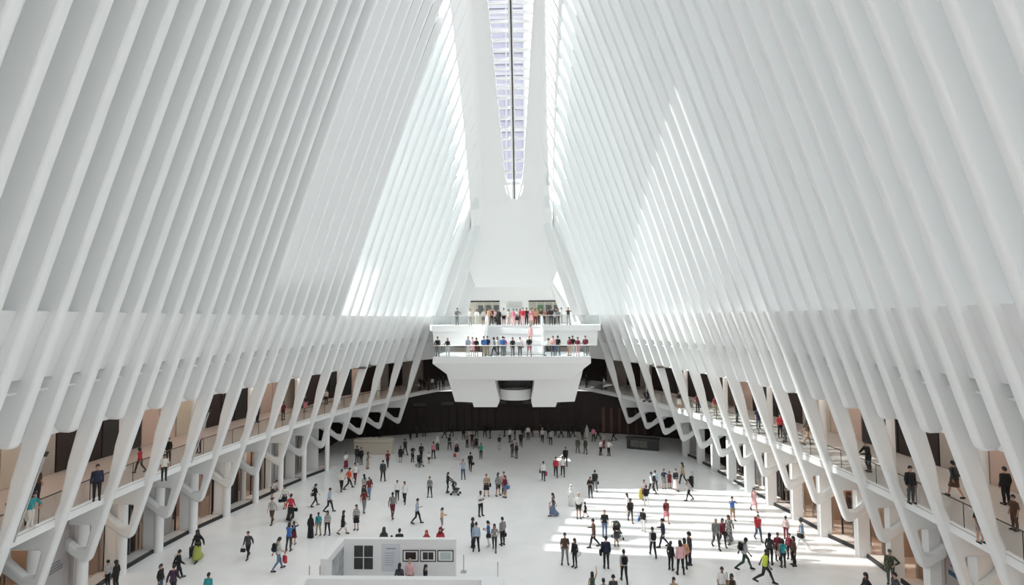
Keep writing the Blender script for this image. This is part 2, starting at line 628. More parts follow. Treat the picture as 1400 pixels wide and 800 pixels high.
def gallery(side):
    pts = gal_edge(side)
    rows = []
    for i, p in enumerate(pts):
        n = outward(pts, i)
        def q(r, h): return (p[0] + n.x * r, p[1] + n.y * r, h)
        rows.append([q(0.0, SLAB_BOT), q(0.0, SLAB_TOP - 0.1), q(0.02, SLAB_TOP - 0.1), q(0.02, SLAB_TOP - 0.07), q(0, SLAB_TOP - 0.07),
                     q(0, SLAB_TOP), q(0.14, SLAB_TOP), q(0.14, SLAB_TOP - 0.03), q(6.5, SLAB_TOP - 0.03), q(6.5, SLAB_BOT), q(0.0, SLAB_BOT)])
    mb = MB(); mb.grid(rows)
    rv = MB(); rv.grid([[(p[0] - outward(pts, i).x * .004, p[1] - outward(pts, i).y * .004, z) for z in (SLAB_TOP - .115, SLAB_TOP - .085)] for i, p in enumerate(pts)])
    g = mb.build('floor_gallery_%s' % ('left' if side < 0 else 'right'), M['white'])
    tag(g, 'white slab of the upper shopping gallery along the %s wall' % ('left' if side < 0 else 'right'), 'gallery', kind='structure')
    rv.build('reveal_line', M['taupe'], g)
    # walking surface
    rows = [[(p[0] + outward(pts, i).x * r, p[1] + outward(pts, i).y * r, SLAB_TOP - 0.015) for r in (0.14, 6.4)] for i, p in enumerate(pts)]
    mb = MB(); mb.grid(rows); mb.build('walkway', M['pinkfloor'] if side < 0 else M['marble2'], g)
    # underside finish and ceiling of the gallery
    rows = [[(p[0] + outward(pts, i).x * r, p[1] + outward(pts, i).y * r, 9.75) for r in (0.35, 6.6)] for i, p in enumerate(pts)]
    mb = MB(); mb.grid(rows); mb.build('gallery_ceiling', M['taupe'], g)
    # balustrade: one glass panel and one handrail per bay
    for i in range(1, len(pts) - 1, 2):
        a, b = pts[i], pts[min(i + 2, len(pts) - 1)]
        na, nb = outward(pts, i), outward(pts, min(i + 2, len(pts) - 1))
        a2 = Vector((a[0] + na.x * 0.07, a[1] + na.y * 0.07)); b2 = Vector((b[0] + nb.x * 0.07, b[1] + nb.y * 0.07))
        t = (b2 - a2).normalized()
        if (b2 - a2).length < 0.3: continue
        a3, b3 = a2 + t * 0.05, b2 - t * 0.05
        n2 = Vector((na.x, na.y)) * 0.02
        m_ = MB()
        m_.hexa([(a3.x, a3.y, SLAB_TOP), (b3.x, b3.y, SLAB_TOP), (b3.x, b3.y, SLAB_TOP + 1.02), (a3.x, a3.y, SLAB_TOP + 1.02)],
                [(a3.x + n2.x, a3.y + n2.y, SLAB_TOP), (b3.x + n2.x, b3.y + n2.y, SLAB_TOP), (b3.x + n2.x, b3.y + n2.y, SLAB_TOP + 1.02), (a3.x + n2.x, a3.y + n2.y, SLAB_TOP + 1.02)])
        m_.build('glass_panel', M['rail_glass'], g)
        m_ = MB(); m_.tube((a2.x, a2.y, SLAB_TOP + 1.05), (b2.x, b2.y, SLAB_TOP + 1.05), 0.028, n=6)
        m_.build('handrail', M['dark_metal'], g)
        m_ = MB(); m_.tube((b2.x, b2.y, SLAB_TOP), (b2.x, b2.y, SLAB_TOP + 1.05), 0.02, n=6)
        m_.build('post', M['dark_metal'], g)
    return g, pts

M['marble2'] = mat('pale_gallery_floor', (0.62, 0.60, 0.58), 0.3)
gal_left, gp_left = gallery(-1)
gal_right, gp_right = gallery(1)

# ---- shops on both levels
XS_L = [(-6, 16.0), (8, 19.8), (20, 21.6), (30.9, 22.35), (33.8, 22.2), (36.3, 21.9), (38.7, 21.4), (41.1, 20.8), (46.8, 19.6), (49.6, 18.7), (51.5, 18.0), (54.7, 16.7), (60, 14.2)]
XS_R = [(-6, 16.0), (8, 19.8), (20, 22.0), (33.2, 22.5), (36.9, 21.7), (40.4, 21.4), (43.4, 20.8), (47.1, 20.4), (51.1, 19.9), (54.7, 19.4), (57.9, 18.7)]
def xs(side, d): return lerp_path(XS_L if side < 0 else XS_R, d)

LOW_L = ['tan', 'tan', 'black', 'hoarding', 'tan', 'dark_wood', 'frosted', 'tan', 'dark_wood', 'tan', 'frosted', 'taupe', 'black', 'taupe']
LOW_R = ['tan', 'tan', 'tan', 'hoarding', 'tan', 'tan', 'tan', 'tan', 'tan', 'dark_wood', 'frosted', 'dark_wood', 'taupe', 'frosted', 'frosted']
M['shelfwood'] = mat('shelf_wood', (0.12, 0.07, 0.045), 0.5)
def shops(side):
    d0 = (D_LEFT if side < 0 else D_RIGHT)
    d_end = 53.2 if side < 0 else 58.5
    name = 'wall_%s_shopfronts' % ('left' if side < 0 else 'right')
    # back walls (two levels), end partition, headers
    rows = []
    d = -5.0
    while d < d_end + 0.01:
        rows.append([(side * (xs(side, d) + 5.2), d, 0.0), (side * (xs(side, d) + 5.2), d, SLAB_BOT)])
        d += 1.0
    mb = MB(); mb.grid(rows)
    sw = mb.build(name, M['tan'])
    tag(sw, 'tan back wall of the ground floor shops on the %s' % ('left' if side < 0 else 'right'), 'wall', kind='structure')
    rows = []
    d = -5.0
    while d < d_end + 0.01:
        x = xs(side, d)
        rows.append([*[(side * (x + max(0, d - 41) * 0.13 + q), d, z) for q, z in ((0.95, 4.9), (0.95, SLAB_BOT), (1.25, SLAB_BOT), (1.25, 4.9), (0.95, 4.9))]])
        d += 1.0
    mb = MB(); mb.grid(rows); mb.build('header', M['white'], sw)
    rows = []
    d = -5.0
    while d < d_end + 0.01:
        x = xs(side, d)
        rows.append([(side * (x + 1.2), d, 5.0), (side * (x + 5.3), d, 5.0)])
        d += 1.0
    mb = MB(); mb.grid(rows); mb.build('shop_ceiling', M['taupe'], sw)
    rows = []
    d = -5.0
    while d < d_end + 0.01:
        x = xs(side, d)
        rows.append([(side * (x + 0.2), d, 0.012), (side * (x + 5.2), d, 0.012)])
        d += 1.0
    mb = MB(); mb.grid(rows); mb.build('shop_floor', M['pinkfloor'], sw)
    # columns, glazing, bases, mullions
    k = -6 if side > 0 else -12
    n = 0
    while True:
        d = d0 + PITCH_R * k + 0.62
        dn = d + 2 * PITCH_R
        if d > d_end: break
        if d > 14:
            x = xs(side, d)
            if side < 0:
                m_ = MB(); m_.tube((-x, d, 0), (-x, d, SLAB_BOT), 0.27 if d < 42 else 0.22, n=16)
                m_.build('column', M['white'], sw, smooth=True)
                if n != 3:
                    m_ = MB(); m_.box(-x - 0.95 - max(0, d - 41) * .13, -x - (0.2 if d < 42 else 0.9), d - 0.1, d + 0.1, 0, 4.9); m_.build('fin', M['white'], sw)
            else:
                m_ = MB(); m_.box(x - 0.30, x + 0.42, d - 0.22, d + 0.22, 0, SLAB_BOT)
                m_.build('column', M['white'], sw)
                m_ = MB(); m_.box(x + 0.14, x + 0.24, d + 0.22, d + 0.85, 0.0, SLAB_BOT); m_.build('pier_panel', M['white'], sw)
            if dn < d_end + 0.5:
                xa, xb = x + 0.14, xs(side, dn) + 0.14
                ya, yb = d + (0.25 if side < 0 else 0.85), dn - 0.25
                SB = 0.95 + max(0, d - 41) * 0.13
                if n == 3: SB = 0.1
                def P(f, h, off=0.0): return (side * (xa + (xb - xa) * f + off), ya + (yb - ya) * f, h)
                kind = (LOW_L if side < 0 else LOW_R)[min(n, 13)]
                m_ = MB(); m_.hexa([P(0, 0), P(1, 0), P(1, 0.24), P(0, 0.24)], [P(0, 0, .10), P(1, 0, .10), P(1, 0.24, .10), P(0, 0.24, .10)])
                m_.build('shopfront_base', M['black'], sw)
                m_ = MB(); m_.hexa([P(0, 0, .10), P(1, 0, .10), P(1, 0.235, .10), P(0, 0.235, .10)], [P(0, 0, 1.1), P(1, 0, 1.1), P(1, 0.235, 1.1), P(0, 0.235, 1.1)])
                m_.build('plinth', M['frosted'], sw)
                m_ = MB(); m_.hexa([P(0, .24, SB), P(1, .24, SB), P(1, 5.0, SB), P(0, 5.0, SB)], [P(0, .24, SB + .03), P(1, .24, SB + .03), P(1, 5.0, SB + .03), P(0, 5.0, SB + .03)])
                m_.build('glass_pane', M['shop_glass'], sw)
                for f in () if kind == 'hoarding' else (0.0, 0.36, 0.68, 0.98) if n % 2 else (0.0, 0.5, 0.98):
                    m_ = MB(); m_.hexa([P(f, .24, SB - .03), P(f + 0.02, .24, SB - .03), P(f + 0.02, 5.0, SB - .03), P(f, 5.0, SB - .03)], [P(f, .24, SB + .07), P(f + 0.02, .24, SB + .07), P(f + 0.02, 5.0, SB + .07), P(f, 5.0, SB + .07)])
                    m_.build('mullion', M['steel'] if n % 3 else M['dark_metal'], sw)
                if kind != 'tan':
                    m_ = MB(); m_.hexa([P(0.02, .03, SB + .2), P(0.98, .03, SB + .2), P(0.98, 5.0, SB + .2), P(0.02, 5.0, SB + .2)], [P(0.02, .03, SB + .3), P(0.98, .03, SB + .3), P(0.98, 5.0, SB + .3), P(0.02, 5.0, SB + .3)])
                    m_.build('window_backing', M[kind], sw)
                    if kind == 'hoarding':
                        rg = random.Random(3)
                        for blk, (h0, nl, f0, f1) in enumerate(((4.35, 3, .52, .86), (2.55, 4, .46, .80)) if side < 0 else ((2.75, 3, .40, .85), (4.3, 3, .45, .80))):
                            for q in range(nl):
                                fb = f1 - rg.uniform(0, .12)
                                hh_ = h0 - q * .14
                                m_ = MB(); m_.hexa([P(f0, hh_, SB + .185), P(fb, hh_, SB + .185), P(fb, hh_ + .07, SB + .185), P(f0, hh_ + .07, SB + .185)], [P(f0, hh_, SB + .2), P(fb, hh_, SB + .2), P(fb, hh_ + .07, SB + .2), P(f0, hh_ + .07, SB + .2)])
                                m_.build('print_line', M['print' if side < 0 else 'redprint'], sw)
                        if side > 0:
                            m_ = MB(); m_.hexa([P(.35, 2.02, SB + .18), P(.88, 2.02, SB + .18), P(.88, 2.24, SB + .18), P(.35, 2.24, SB + .18)], [P(.35, 2.02, SB + .2), P(.88, 2.02, SB + .2), P(.88, 2.24, SB + .2), P(.35, 2.24, SB + .2)])
                            m_.build('print_band', M['blue'], sw)
                else:
                    # partition wall and a lamp inside an open shop
                    m_ = MB(); m_.box(*sorted((side * (x + 1.3), side * (x + 5.2))), dn - 0.12, dn, 0, 5.0); m_.build('partition', M['tan'], sw)
                    m_ = MB(); m_.box(*sorted((side * (x + 1.6), side * (x + 4.0))), d + 1.0, d + 1.25, 4.90, 4.97); m_.build('ceiling_lamp', M['lampwarm'], sw)
                if kind == 'tan' and d > 23:
                    sx = side * (x + 3.2)
                    t_ = empty('display_shelf', (sx, d + 1.55, 0.0))
                    tag(t_, 'dark wooden display shelf in the %s shop bay on the %s from the viewer' % (('first', 'second', 'third', 'fourth', 'fifth', 'sixth', 'seventh', 'eighth', 'ninth', 'tenth', 'eleventh', 'twelfth')[n - 2], 'left' if side < 0 else 'right'), 'shelf', 'display shelves in the ground floor shops')
                    for yy in (-0.8, 0.8):
                        m_ = MB(); m_.box(-.2, .2, yy - .03, yy + .03, 0.012, 2.2); m_.build('side_panel', M['shelfwood'], t_)
                    for zz in (0.25, 0.8, 1.35, 1.9):
                        m_ = MB(); m_.box(-.19, .19, -.77, .77, zz, zz + .04); m_.build('shelf_board', M['shelfwood'], t_)
                    m_ = MB(); m_.box(*sorted((side * .17, side * .2)), -.77, .77, .05, 2.15); m_.build('back_panel', M['shelfwood'], t_)
            n += 1
        k += 2
    # end partition of the shop row
    x = xs(side, d_end)
    m_ = MB(); m_.box(*sorted((side * (x + (3.0 if side < 0 else 0.9)), side * (x + 5.3))), d_end, d_end + 0.2, 0, SLAB_BOT); m_.build('partition', M['white' if side > 0 else 'taupe'], sw)
    # upper level shop wall at the back of the walkway
    pts = gp_left if side < 0 else gp_right
    up = MB()
    rows = []
    for i, p in enumerate(pts):
        nrm = outward(pts, i)
        rows.append([(p[0] + nrm.x * 6.4, p[1] + nrm.y * 6.4, SLAB_TOP - 0.05), (p[0] + nrm.x * 6.4, p[1] + nrm.y * 6.4, 9.75)])
    up.grid(rows)
    uw = up.build('wall_%s_gallery' % ('left' if side < 0 else 'right'), M['tan'])
    tag(uw, 'brown and tan shop wall at the back of the %s gallery' % ('left' if side < 0 else 'right'), 'wall', kind='structure')
    cyc = ['dark_wood', 'tan', 'black', 'taupe', 'tan', 'dark_wood', 'beige', 'black']
    for i in range(6, len(pts) - 1):
        a, b = pts[i], pts[i + 1]
        na, nb = outward(pts, i), outward(pts, i + 1)
        def Q(f, r, h):
            x = a[0] + na.x * r + (b[0] + nb.x * r - a[0] - na.x * r) * f
            y = a[1] + na.y * r + (b[1] + nb.y * r - a[1] - na.y * r) * f
            return (x, y, h)
        far = i > len(pts) - 9
        kind = cyc[(i * 5 + (3 if side > 0 else 0)) % 8] if not far else ('dark_wood' if i % 2 else 'taupe')
        m_ = MB(); m_.hexa([Q(0.03, 6.15, SLAB_TOP), Q(.97, 6.15, SLAB_TOP), Q(.97, 6.15, 9.2), Q(0.03, 6.15, 9.2)],
                           [Q(0.03, 6.3, SLAB_TOP), Q(.97, 6.3, SLAB_TOP), Q(.97, 6.3, 9.2), Q(0.03, 6.3, 9.2)])
        m_.build('shopfront_panel', M[kind], uw)
        if i % 4 == 0 and not far:
            c = Q(0.5, 2.6, 0)
            m_ = MB(); m_.tube((c[0], c[1], SLAB_TOP - 0.02), (c[0], c[1], 9.75), 0.22, n=14); m_.build('column', M['white'], uw, smooth=True)
        if i % 2 == 0 and i > 12 and not far:
            for r in (1.8, 3.2, 4.6):
                m_ = MB(); m_.hexa([Q(0.1, r, 9.62), Q(.9, r, 9.62), Q(.9, r + .12, 9.62), Q(0.1, r + .12, 9.62)], [Q(0.1, r, 9.7), Q(.9, r, 9.7), Q(.9, r + .12, 9.7), Q(0.1, r + .12, 9.7)])
                m_.build('ceiling_lamp', M['lamp'], uw)
    return sw
shops(-1)
shops(1)

# ---- dark concourse below the far gallery
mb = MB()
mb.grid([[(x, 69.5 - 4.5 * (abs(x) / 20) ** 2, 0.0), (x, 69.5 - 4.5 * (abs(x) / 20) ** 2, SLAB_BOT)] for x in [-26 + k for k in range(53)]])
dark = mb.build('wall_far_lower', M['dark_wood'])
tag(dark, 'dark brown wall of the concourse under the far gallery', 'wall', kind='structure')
for s_ in (-1, 1):
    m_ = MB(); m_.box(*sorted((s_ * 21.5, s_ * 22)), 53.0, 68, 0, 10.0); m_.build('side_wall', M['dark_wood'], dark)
    m_ = MB(); m_.box(*sorted((s_ * 15, s_ * 24)), 53.0, 70, 9.8, 10.0); m_.build('upper_ceiling', M['slate'], dark)
    m_ = MB(); m_.box(*sorted((s_ * 8, s_ * 27)), 67.0, 80, 13.66, 13.9); m_.box(*sorted((0, s_ * 8)), 69.0, 80, 13.66, 13.9); m_.build('upper_roof', M['slate'], dark)
    m_ = MB(); m_.box(*sorted((s_ * 24, s_ * 24.4)), 60, 80, 5, 13.9); m_.build('upper_side_wall', M['slate'], dark)
for k in range(40):
    x = -19.5 + k
    y = 69.5 - 4.5 * (abs(x) / 20) ** 2
    m_ = MB(); m_.box(x + 0.04, x + 0.90, y - 0.10, y - 0.02, 0.12, 3.3 + 0.0 * k); m_.build('wall_panel', M['red_glow' if 10.5 < x < 17.5 else 'dark_wood'], dark)  # the right stretch carries the painted reddish glow
for x in (-13.0, -9.5, -6.2, -2.6, 1.2, 4.6):
    y = 69.1 - 4.5 * (abs(x) / 20) ** 2
    m_ = MB(); m_.box(x, x + 1.6, y - 0.08, y + 0.02, 3.6, 4.0); m_.build('lit_sign_strip', M['dark_metal'], dark)
# upper far wall, behind the balcony, above the far gallery
mb = MB()
mb.box(-26, -6, 78.6, 78.9, SLAB_TOP, 14.2); mb.box(6, 26, 78.6, 78.9, SLAB_TOP, 14.2); mb.box(-6, 6, 78.6, 78.9, SLAB_TOP, 14)
fw = mb.build('wall_far_upper', M['taupe'])
tag(fw, 'dim taupe wall behind the far gallery', 'wall', kind='structure')
for s in (-1, 1):
    m_ = MB(); m_.box(*sorted((s * 6.5, s * 22)), 72.2, 72.6, 10.05, 10.95); m_.build('beige_band', M['beige'], fw)
    m_ = MB(); m_.box(*sorted((s * 6.5, s * 22)), 72.0, 78.6, 10.95, 11.3); m_.build('dark_ceiling', M['slate'], fw)
    m_ = MB(); m_.box(*sorted((s * 6.5, s * 22)), 71.8, 72.0, 10.95, 14.0); m_.build('taupe_upstand', M['slate'], fw)

# ================================================================== the balcony
UP_H, LO_H = 14.22, 11.42
bal = MB()
# upper deck slab with sloping sides; lower deck slab
bal.hexa([(-8.3, 54, UP_H - 0.6), (9.4, 54, UP_H - 0.6), (9.4, 54, UP_H), (-8.3, 54, UP_H)],
         [(-11.5, 69.4, UP_H - 0.6), (11.9, 69.4, UP_H - 0.6), (11.9, 69.4, UP_H), (-11.5, 69.4, UP_H)])
bal.hexa([(-8.05, 54.25, 12.06), (9.1, 54.25, 12.06), (9.2, 54.25, UP_H - 0.55), (-8.2, 54.25, UP_H - 0.55)],
         [(-8.05, 54.6, 12.06), (9.1, 54.6, 12.06), (9.2, 54.6, UP_H - 0.55), (-8.2, 54.6, UP_H - 0.55)])
balcony = bal.build('floor_balcony', M['white'])
tag(balcony, 'white two-tier viewing balcony projecting from the far end', 'balcony', kind='structure')
m_ = MB()
# front tray: bright upper lip, receding fascia, stepped sides
lip = [(-6.95, 47.5, LO_H), (7.58, 47.5, LO_H), (7.58, 47.5, LO_H - 0.62), (-7.0, 47.5, LO_H - 0.62)]
back = [(-6.95, 54.4, LO_H), (7.58, 54.4, LO_H), (7.58, 54.4, LO_H - 0.62), (-7.0, 54.4, LO_H - 0.62)]
m_.hexa(lip, back)
m_.build('lower_deck', M['white'], balcony)
m_ = MB()
m_.hexa([(-7.0, 47.5, LO_H - 0.62), (7.58, 47.5, LO_H - 0.62), (5.75, 48.5, 9.24), (-5.15, 48.5, 9.24)],
        [(-7.0, 54.4, LO_H - 0.62), (7.58, 54.4, LO_H - 0.62), (5.75, 54.4, 9.24), (-5.15, 54.4, 9.24)])
m_.build('fascia', M['white'], balcony)
m_ = MB()
prof = [(-7.0, LO_H - 0.62), (-6.4, 9.9), (-6.05, 9.55), (-5.25, 6.92), (-3.55, 6.86), (-3.42, 6.4), (-1.18, 6.4), (-0.95, 6.9), (-1.4, 8.95),
        (2.45, 8.95), (2.12, 6.9), (2.25, 6.4), (4.45, 6.4), (4.6, 6.86), (6.28, 6.92), (7.02, 9.55), (7.1, 9.9), (7.58, LO_H - 0.62)]
m_.prism([(x, 50.0, h) for x, h in prof], (0, 5.2, 0))
m_.build('pier_block', M['white'], balcony)
# glass lift lobby in the notch
m_ = MB()
rr = []
for k in range(13):
    t = math.pi * k / 12
    rr.append((0.53 - 1.62 * math.cos(t), 53.4 - 1.5 * math.sin(t)))
m_.grid([[(x, y, 6.72), (x, y, 7.78)] for x, y in rr])
m_.grid([[(x, y, 6.72), (0.53, 53.4, 6.72)] for x, y in rr])
m_.grid([[(x, y, 7.78), (0.53, 53.4, 7.78)] for x, y in rr])
m_.build('lift_base', M['white'], balcony, smooth=True)
m_ = MB(); m_.grid([[(x, y, 7.78), (x, y, 9.0)] for x, y in rr]); m_.build('lift_glass', M['shop_glass'], balcony, smooth=True)
m_ = MB(); m_.grid([[(x * 1.0, y - 0.03, 7.76), (x, y - 0.03, 7.90)] for x, y in rr]); m_.build('lift_ring', M['dark_metal'], balcony)
for x, y in rr[1::2]:
    m_ = MB(); m_.tube((x, y, 7.78), (x, y, 8.95), 0.04, n=6); m_.build('lift_mullion', M['dark_metal'], balcony)
m_ = MB(); m_.box(-1.35, 2.4, 54.0, 54.2, 6.5, 9.0); m_.build('lift_back', M['black'], balcony)
# stairs: one object per step
NST = 16
for k in range(NST):
    h1 = LO_H + (UP_H - LO_H) * (k + 1) / (NST + 1)
    y0 = 49.25 + 4.75 * k / NST
    m_ = MB(); m_.box(-2.3, 3.2, y0, 54.05, h1 - (UP_H - LO_H) / (NST + 1), h1)
    m_.build('step', M['step'], balcony) if 'step' in M else m_.build('step', M.setdefault('step', mat('step_marble', (0.74, 0.74, 0.75), 0.35)), balcony)
for s, x in ((-1, -2.42), (1, 3.32)):
    m_ = MB(); m_.prism([(x - 0.12, 49.0, LO_H), (x - 0.12, 54.3, LO_H), (x - 0.12, 54.3, UP_H + 1.0), (x - 0.12, 53.9, UP_H + 1.0), (x - 0.12, 49.0, LO_H + 1.0)], (0.24, 0, 0))
    m_.build('stair_parapet', M['white'], balcony)
    m_ = MB(); m_.tube((x, 49.0, LO_H + 1.05), (x, 53.9, UP_H + 1.08), 0.035, n=6); m_.build('stair_handrail', M['steel'], balcony)

def rail_run(p0, p1, base, n, parent, hmat='white', h=1.02):
    p0, p1 = Vector(p0), Vector(p1)
    for k in range(n):
        a = p0 + (p1 - p0) * (k / n); b = p0 + (p1 - p0) * ((k + 1) / n)
        t = (b - a).normalized(); nn = Vector((t.y, -t.x)) * 0.02
        a2, b2 = a + t * 0.03, b - t * 0.03
        m_ = MB()
        m_.hexa([(a2.x, a2.y, base), (b2.x, b2.y, base), (b2.x, b2.y, base + h - .04), (a2.x, a2.y, base + h - .04)],
                [(a2.x + nn.x, a2.y + nn.y, base), (b2.x + nn.x, b2.y + nn.y, base), (b2.x + nn.x, b2.y + nn.y, base + h - .04), (a2.x + nn.x, a2.y + nn.y, base + h - .04)])
        m_.build('glass_panel', M['rail_glass'], parent)
        m_ = MB(); m_.tube((b.x, b.y, base), (b.x, b.y, base + h), 0.022, n=6); m_.build('post', M['steel'], parent)
    m_ = MB(); m_.tube((p0.x, p0.y, base + h), (p1.x, p1.y, base + h), 0.035, n=6); m_.build('handrail', M[hmat], parent)
rail_run((-6.85, 47.6), (7.48, 47.6), LO_H, 10, balcony)
rail_run((-6.85, 47.6), (-6.85, 54.2), LO_H, 4, balcony)
rail_run((7.48, 47.6), (7.48, 54.2), LO_H, 4, balcony)
rail_run((-8.2, 54.1), (-2.6, 54.1), UP_H, 4, balcony, 'steel')
rail_run((3.5, 54.1), (9.3, 54.1), UP_H, 4, balcony, 'steel')

# ---- end wall with the three doorways at the back of the upper deck
ew = MB()
Y = 67.0
top = 22.0
ops = [(-5.95, -1.72), (-0.82, 1.22), (2.05, 6.3)]
H_OP = 17.25
xs_ = [-9.6] + [v for o in ops for v in o] + [10.0]
for k in range(0, len(xs_), 2):
    ew.box(xs_[k], xs_[k + 1], Y, Y + 0.3, UP_H, H_OP)
ew.box(-9.6, 10.0, Y, Y + 0.3, H_OP, top)
end_wall = ew.build('wall_far', M['white'])
tag(end_wall, 'white end wall with glazed doorways behind the upper balcony', 'wall', kind='structure')
M['poster'] = mat('poster_dark', (0.10, 0.11, 0.10), 0.6, noise=0.5, nscale=3)
M['poster2'] = mat('poster_green', (0.10, 0.22, 0.10), 0.6, noise=0.6, nscale=4)
for j, (a, b) in enumerate(ops):
    dn = empty('door_%d' % (j + 1), ((a + b) / 2, Y + 0.15, UP_H))
    tag(dn, ('glazed window wall with posters left of the central door', 'central glazed exit door behind the upper balcony', 'glazed window wall with posters right of the central door')[j], 'door', kind='structure')
    cx = (a + b) / 2
    hw = (b - a) / 2
    hh = H_OP - UP_H
    if j != 1:
        m_ = MB(); m_.box(-hw, hw, -0.22, -0.1, hh - 0.16, hh + 0.02); m_.build('header', M['black'], dn)
    m_ = MB(); m_.box(-hw, hw, 1.6, 1.7, 0, hh); m_.build('vestibule_wall', M['beige'] if j != 1 else M['infill'], dn)
    for i in range(5 if j != 1 else 3):
        n_ = 4 if j != 1 else 2
        x = -hw + 2 * hw * i / n_
        m_ = MB(); m_.box(x - 0.05, x + 0.05, -0.05, 0.06, 0, hh - 0.12); m_.build('mullion', M['steel'], dn)
        if i < n_:
            m_ = MB(); m_.box(x + 0.05, x + 2 * hw / n_ - 0.05, -0.01, 0.01, 0.05, hh - 0.12); m_.build('glass_pane', M['glass'], dn)
            if j != 1 and i > 0:
                m_ = MB(); m_.box(x + 0.2, x + 2 * hw / n_ - 0.15, 1.5, 1.58, 1.35, 2.5); m_.build('poster', M['poster2' if (j == 2 and i == 1) else 'poster'], dn)
    if j == 1:
        m_ = MB(); m_.box(-hw + 0.1, hw - 0.1, 1.45, 1.55, 2.2, hh); m_.build('transom', M['frosted'], dn)
# cover above the end, closes the roof behind the vault
mb = MB(); mb.box(-12, 12, 69.5, 69.9, 13, 34)
mb.build('backing', M['white'], end_wall)
# ================================================================== people
SK = {}
def P_(side, t): return (side * t[0], t[1], t[2])
ARMS = {                       # (elbow, wrist) for the arm on +x and the arm on -x
    'down': ((.218, .03, 1.11), (.222, -.05, .86)),
    'fwd': ((.212, -.06, 1.12), (.20, -.25, .95)),
    'back': ((.218, .13, 1.13), (.225, .18, .89)),
    'phone': ((.225, -.02, 1.13), (.09, -.27, 1.19)),
    'photo': ((.25, -.21, 1.36), (.10, -.27, 1.56)),
    'cross': ((.25, -.06, 1.15), (-.02, -.19, 1.18)),
    'rail': ((.24, -.27, 1.12), (.09, -.44, 1.10)),
    'push': ((.235, -.14, 1.17), (.17, -.41, 1.05)),
    'up': ((.27, -.10, 1.64), (.25, -.16, 1.89)),
    'hip': ((.37, .06, 1.16), (.20, -.03, 1.02)),
    'carry': ((.225, .02, 1.11), (.235, -.03, .86)),
}
LEGS = {                       # (knee, ankle)
    'stand': ((.10, -.01, .49), (.105, .02, .085)),
    'wide': ((.13, -.01, .49), (.17, .02, .085)),
    'front': ((.10, -.17, .51), (.10, -.27, .10)),
    'rear': ((.10, .05, .49), (.10, .35, .16)),
    'bigfront': ((.10, -.26, .55), (.10, -.42, .12)),
    'bigrear': ((.10, .10, .49), (.10, .50, .22)),
    'bent': ((.105, -.07, .50), (.11, .06, .09)),
}
POSES = {                      # arm +x, arm -x, leg +x, leg -x, forward lean in degrees
    'stand': ('down', 'down', 'stand', 'stand', 0),
    'wide': ('down', 'down', 'wide', 'wide', 0),
    'walk': ('back', 'fwd', 'front', 'rear', 4),
    'stride': ('back', 'fwd', 'bigfront', 'bigrear', 8),
    'phone': ('phone', 'phone', 'stand', 'bent', 3),
    'walkphone': ('down', 'phone', 'front', 'rear', 3),
    'photo': ('photo', 'photo', 'wide', 'stand', 0),
    'cross': ('cross', 'cross', 'wide', 'stand', 0),
    'lean': ('rail', 'rail', 'stand', 'bent', 10),
    'push': ('push', 'push', 'stand', 'bent', 3),
    'up': ('down', 'up', 'stand', 'bent', 0),
    'hip': ('hip', 'down', 'bent', 'stand', 0),
    'bend': ('push', 'push', 'bent', 'stand', 32),
}

def prim_capsule(bm, p0, r0, p1, r1, n=10, m=3):
    p0, p1 = Vector(p0), Vector(p1)
    d = p1 - p0
    if d.length < 1e-6: d = Vector((0, 0, 1e-4))
    d.normalize()
    a = d.orthogonal().normalized(); b = d.cross(a)
    rings = []
    for k in range(m + 1):
        t = math.pi / 2 * (1 - k / m)
        rings.append((p0 - d * math.sin(t) * r0, max(1e-4, math.cos(t) * r0)))
    for k in range(m + 1):
        t = math.pi / 2 * k / m
        rings.append((p1 + d * math.sin(t) * r1, max(1e-4, math.cos(t) * r1)))
    loft(bm, [(c, a * r, b * r) for c, r in rings], n)

def loft(bm, rings, n=14, cap=True):
    vs = []
    for c, a, b in rings:
        vs.append([bm.verts.new(c + a * math.cos(2 * math.pi * k / n) + b * math.sin(2 * math.pi * k / n)) for k in range(n)])
    for r0, r1 in zip(vs, vs[1:]):
        for k in range(n):
            bm.faces.new((r0[k], r0[(k + 1) % n], r1[(k + 1) % n], r1[k]))
    if cap:
        bm.faces.new(list(reversed(vs[0]))); bm.faces.new(vs[-1])

def mesh_from_bm(bm, name, smooth=True):
    bmesh.ops.recalc_face_normals(bm, faces=bm.faces)
    me = bpy.data.meshes.new(name)
    bm.to_mesh(me); bm.free()
    me.polygons.foreach_set('use_smooth', [smooth] * len(me.polygons))
    me.materials.append(None)
    return me

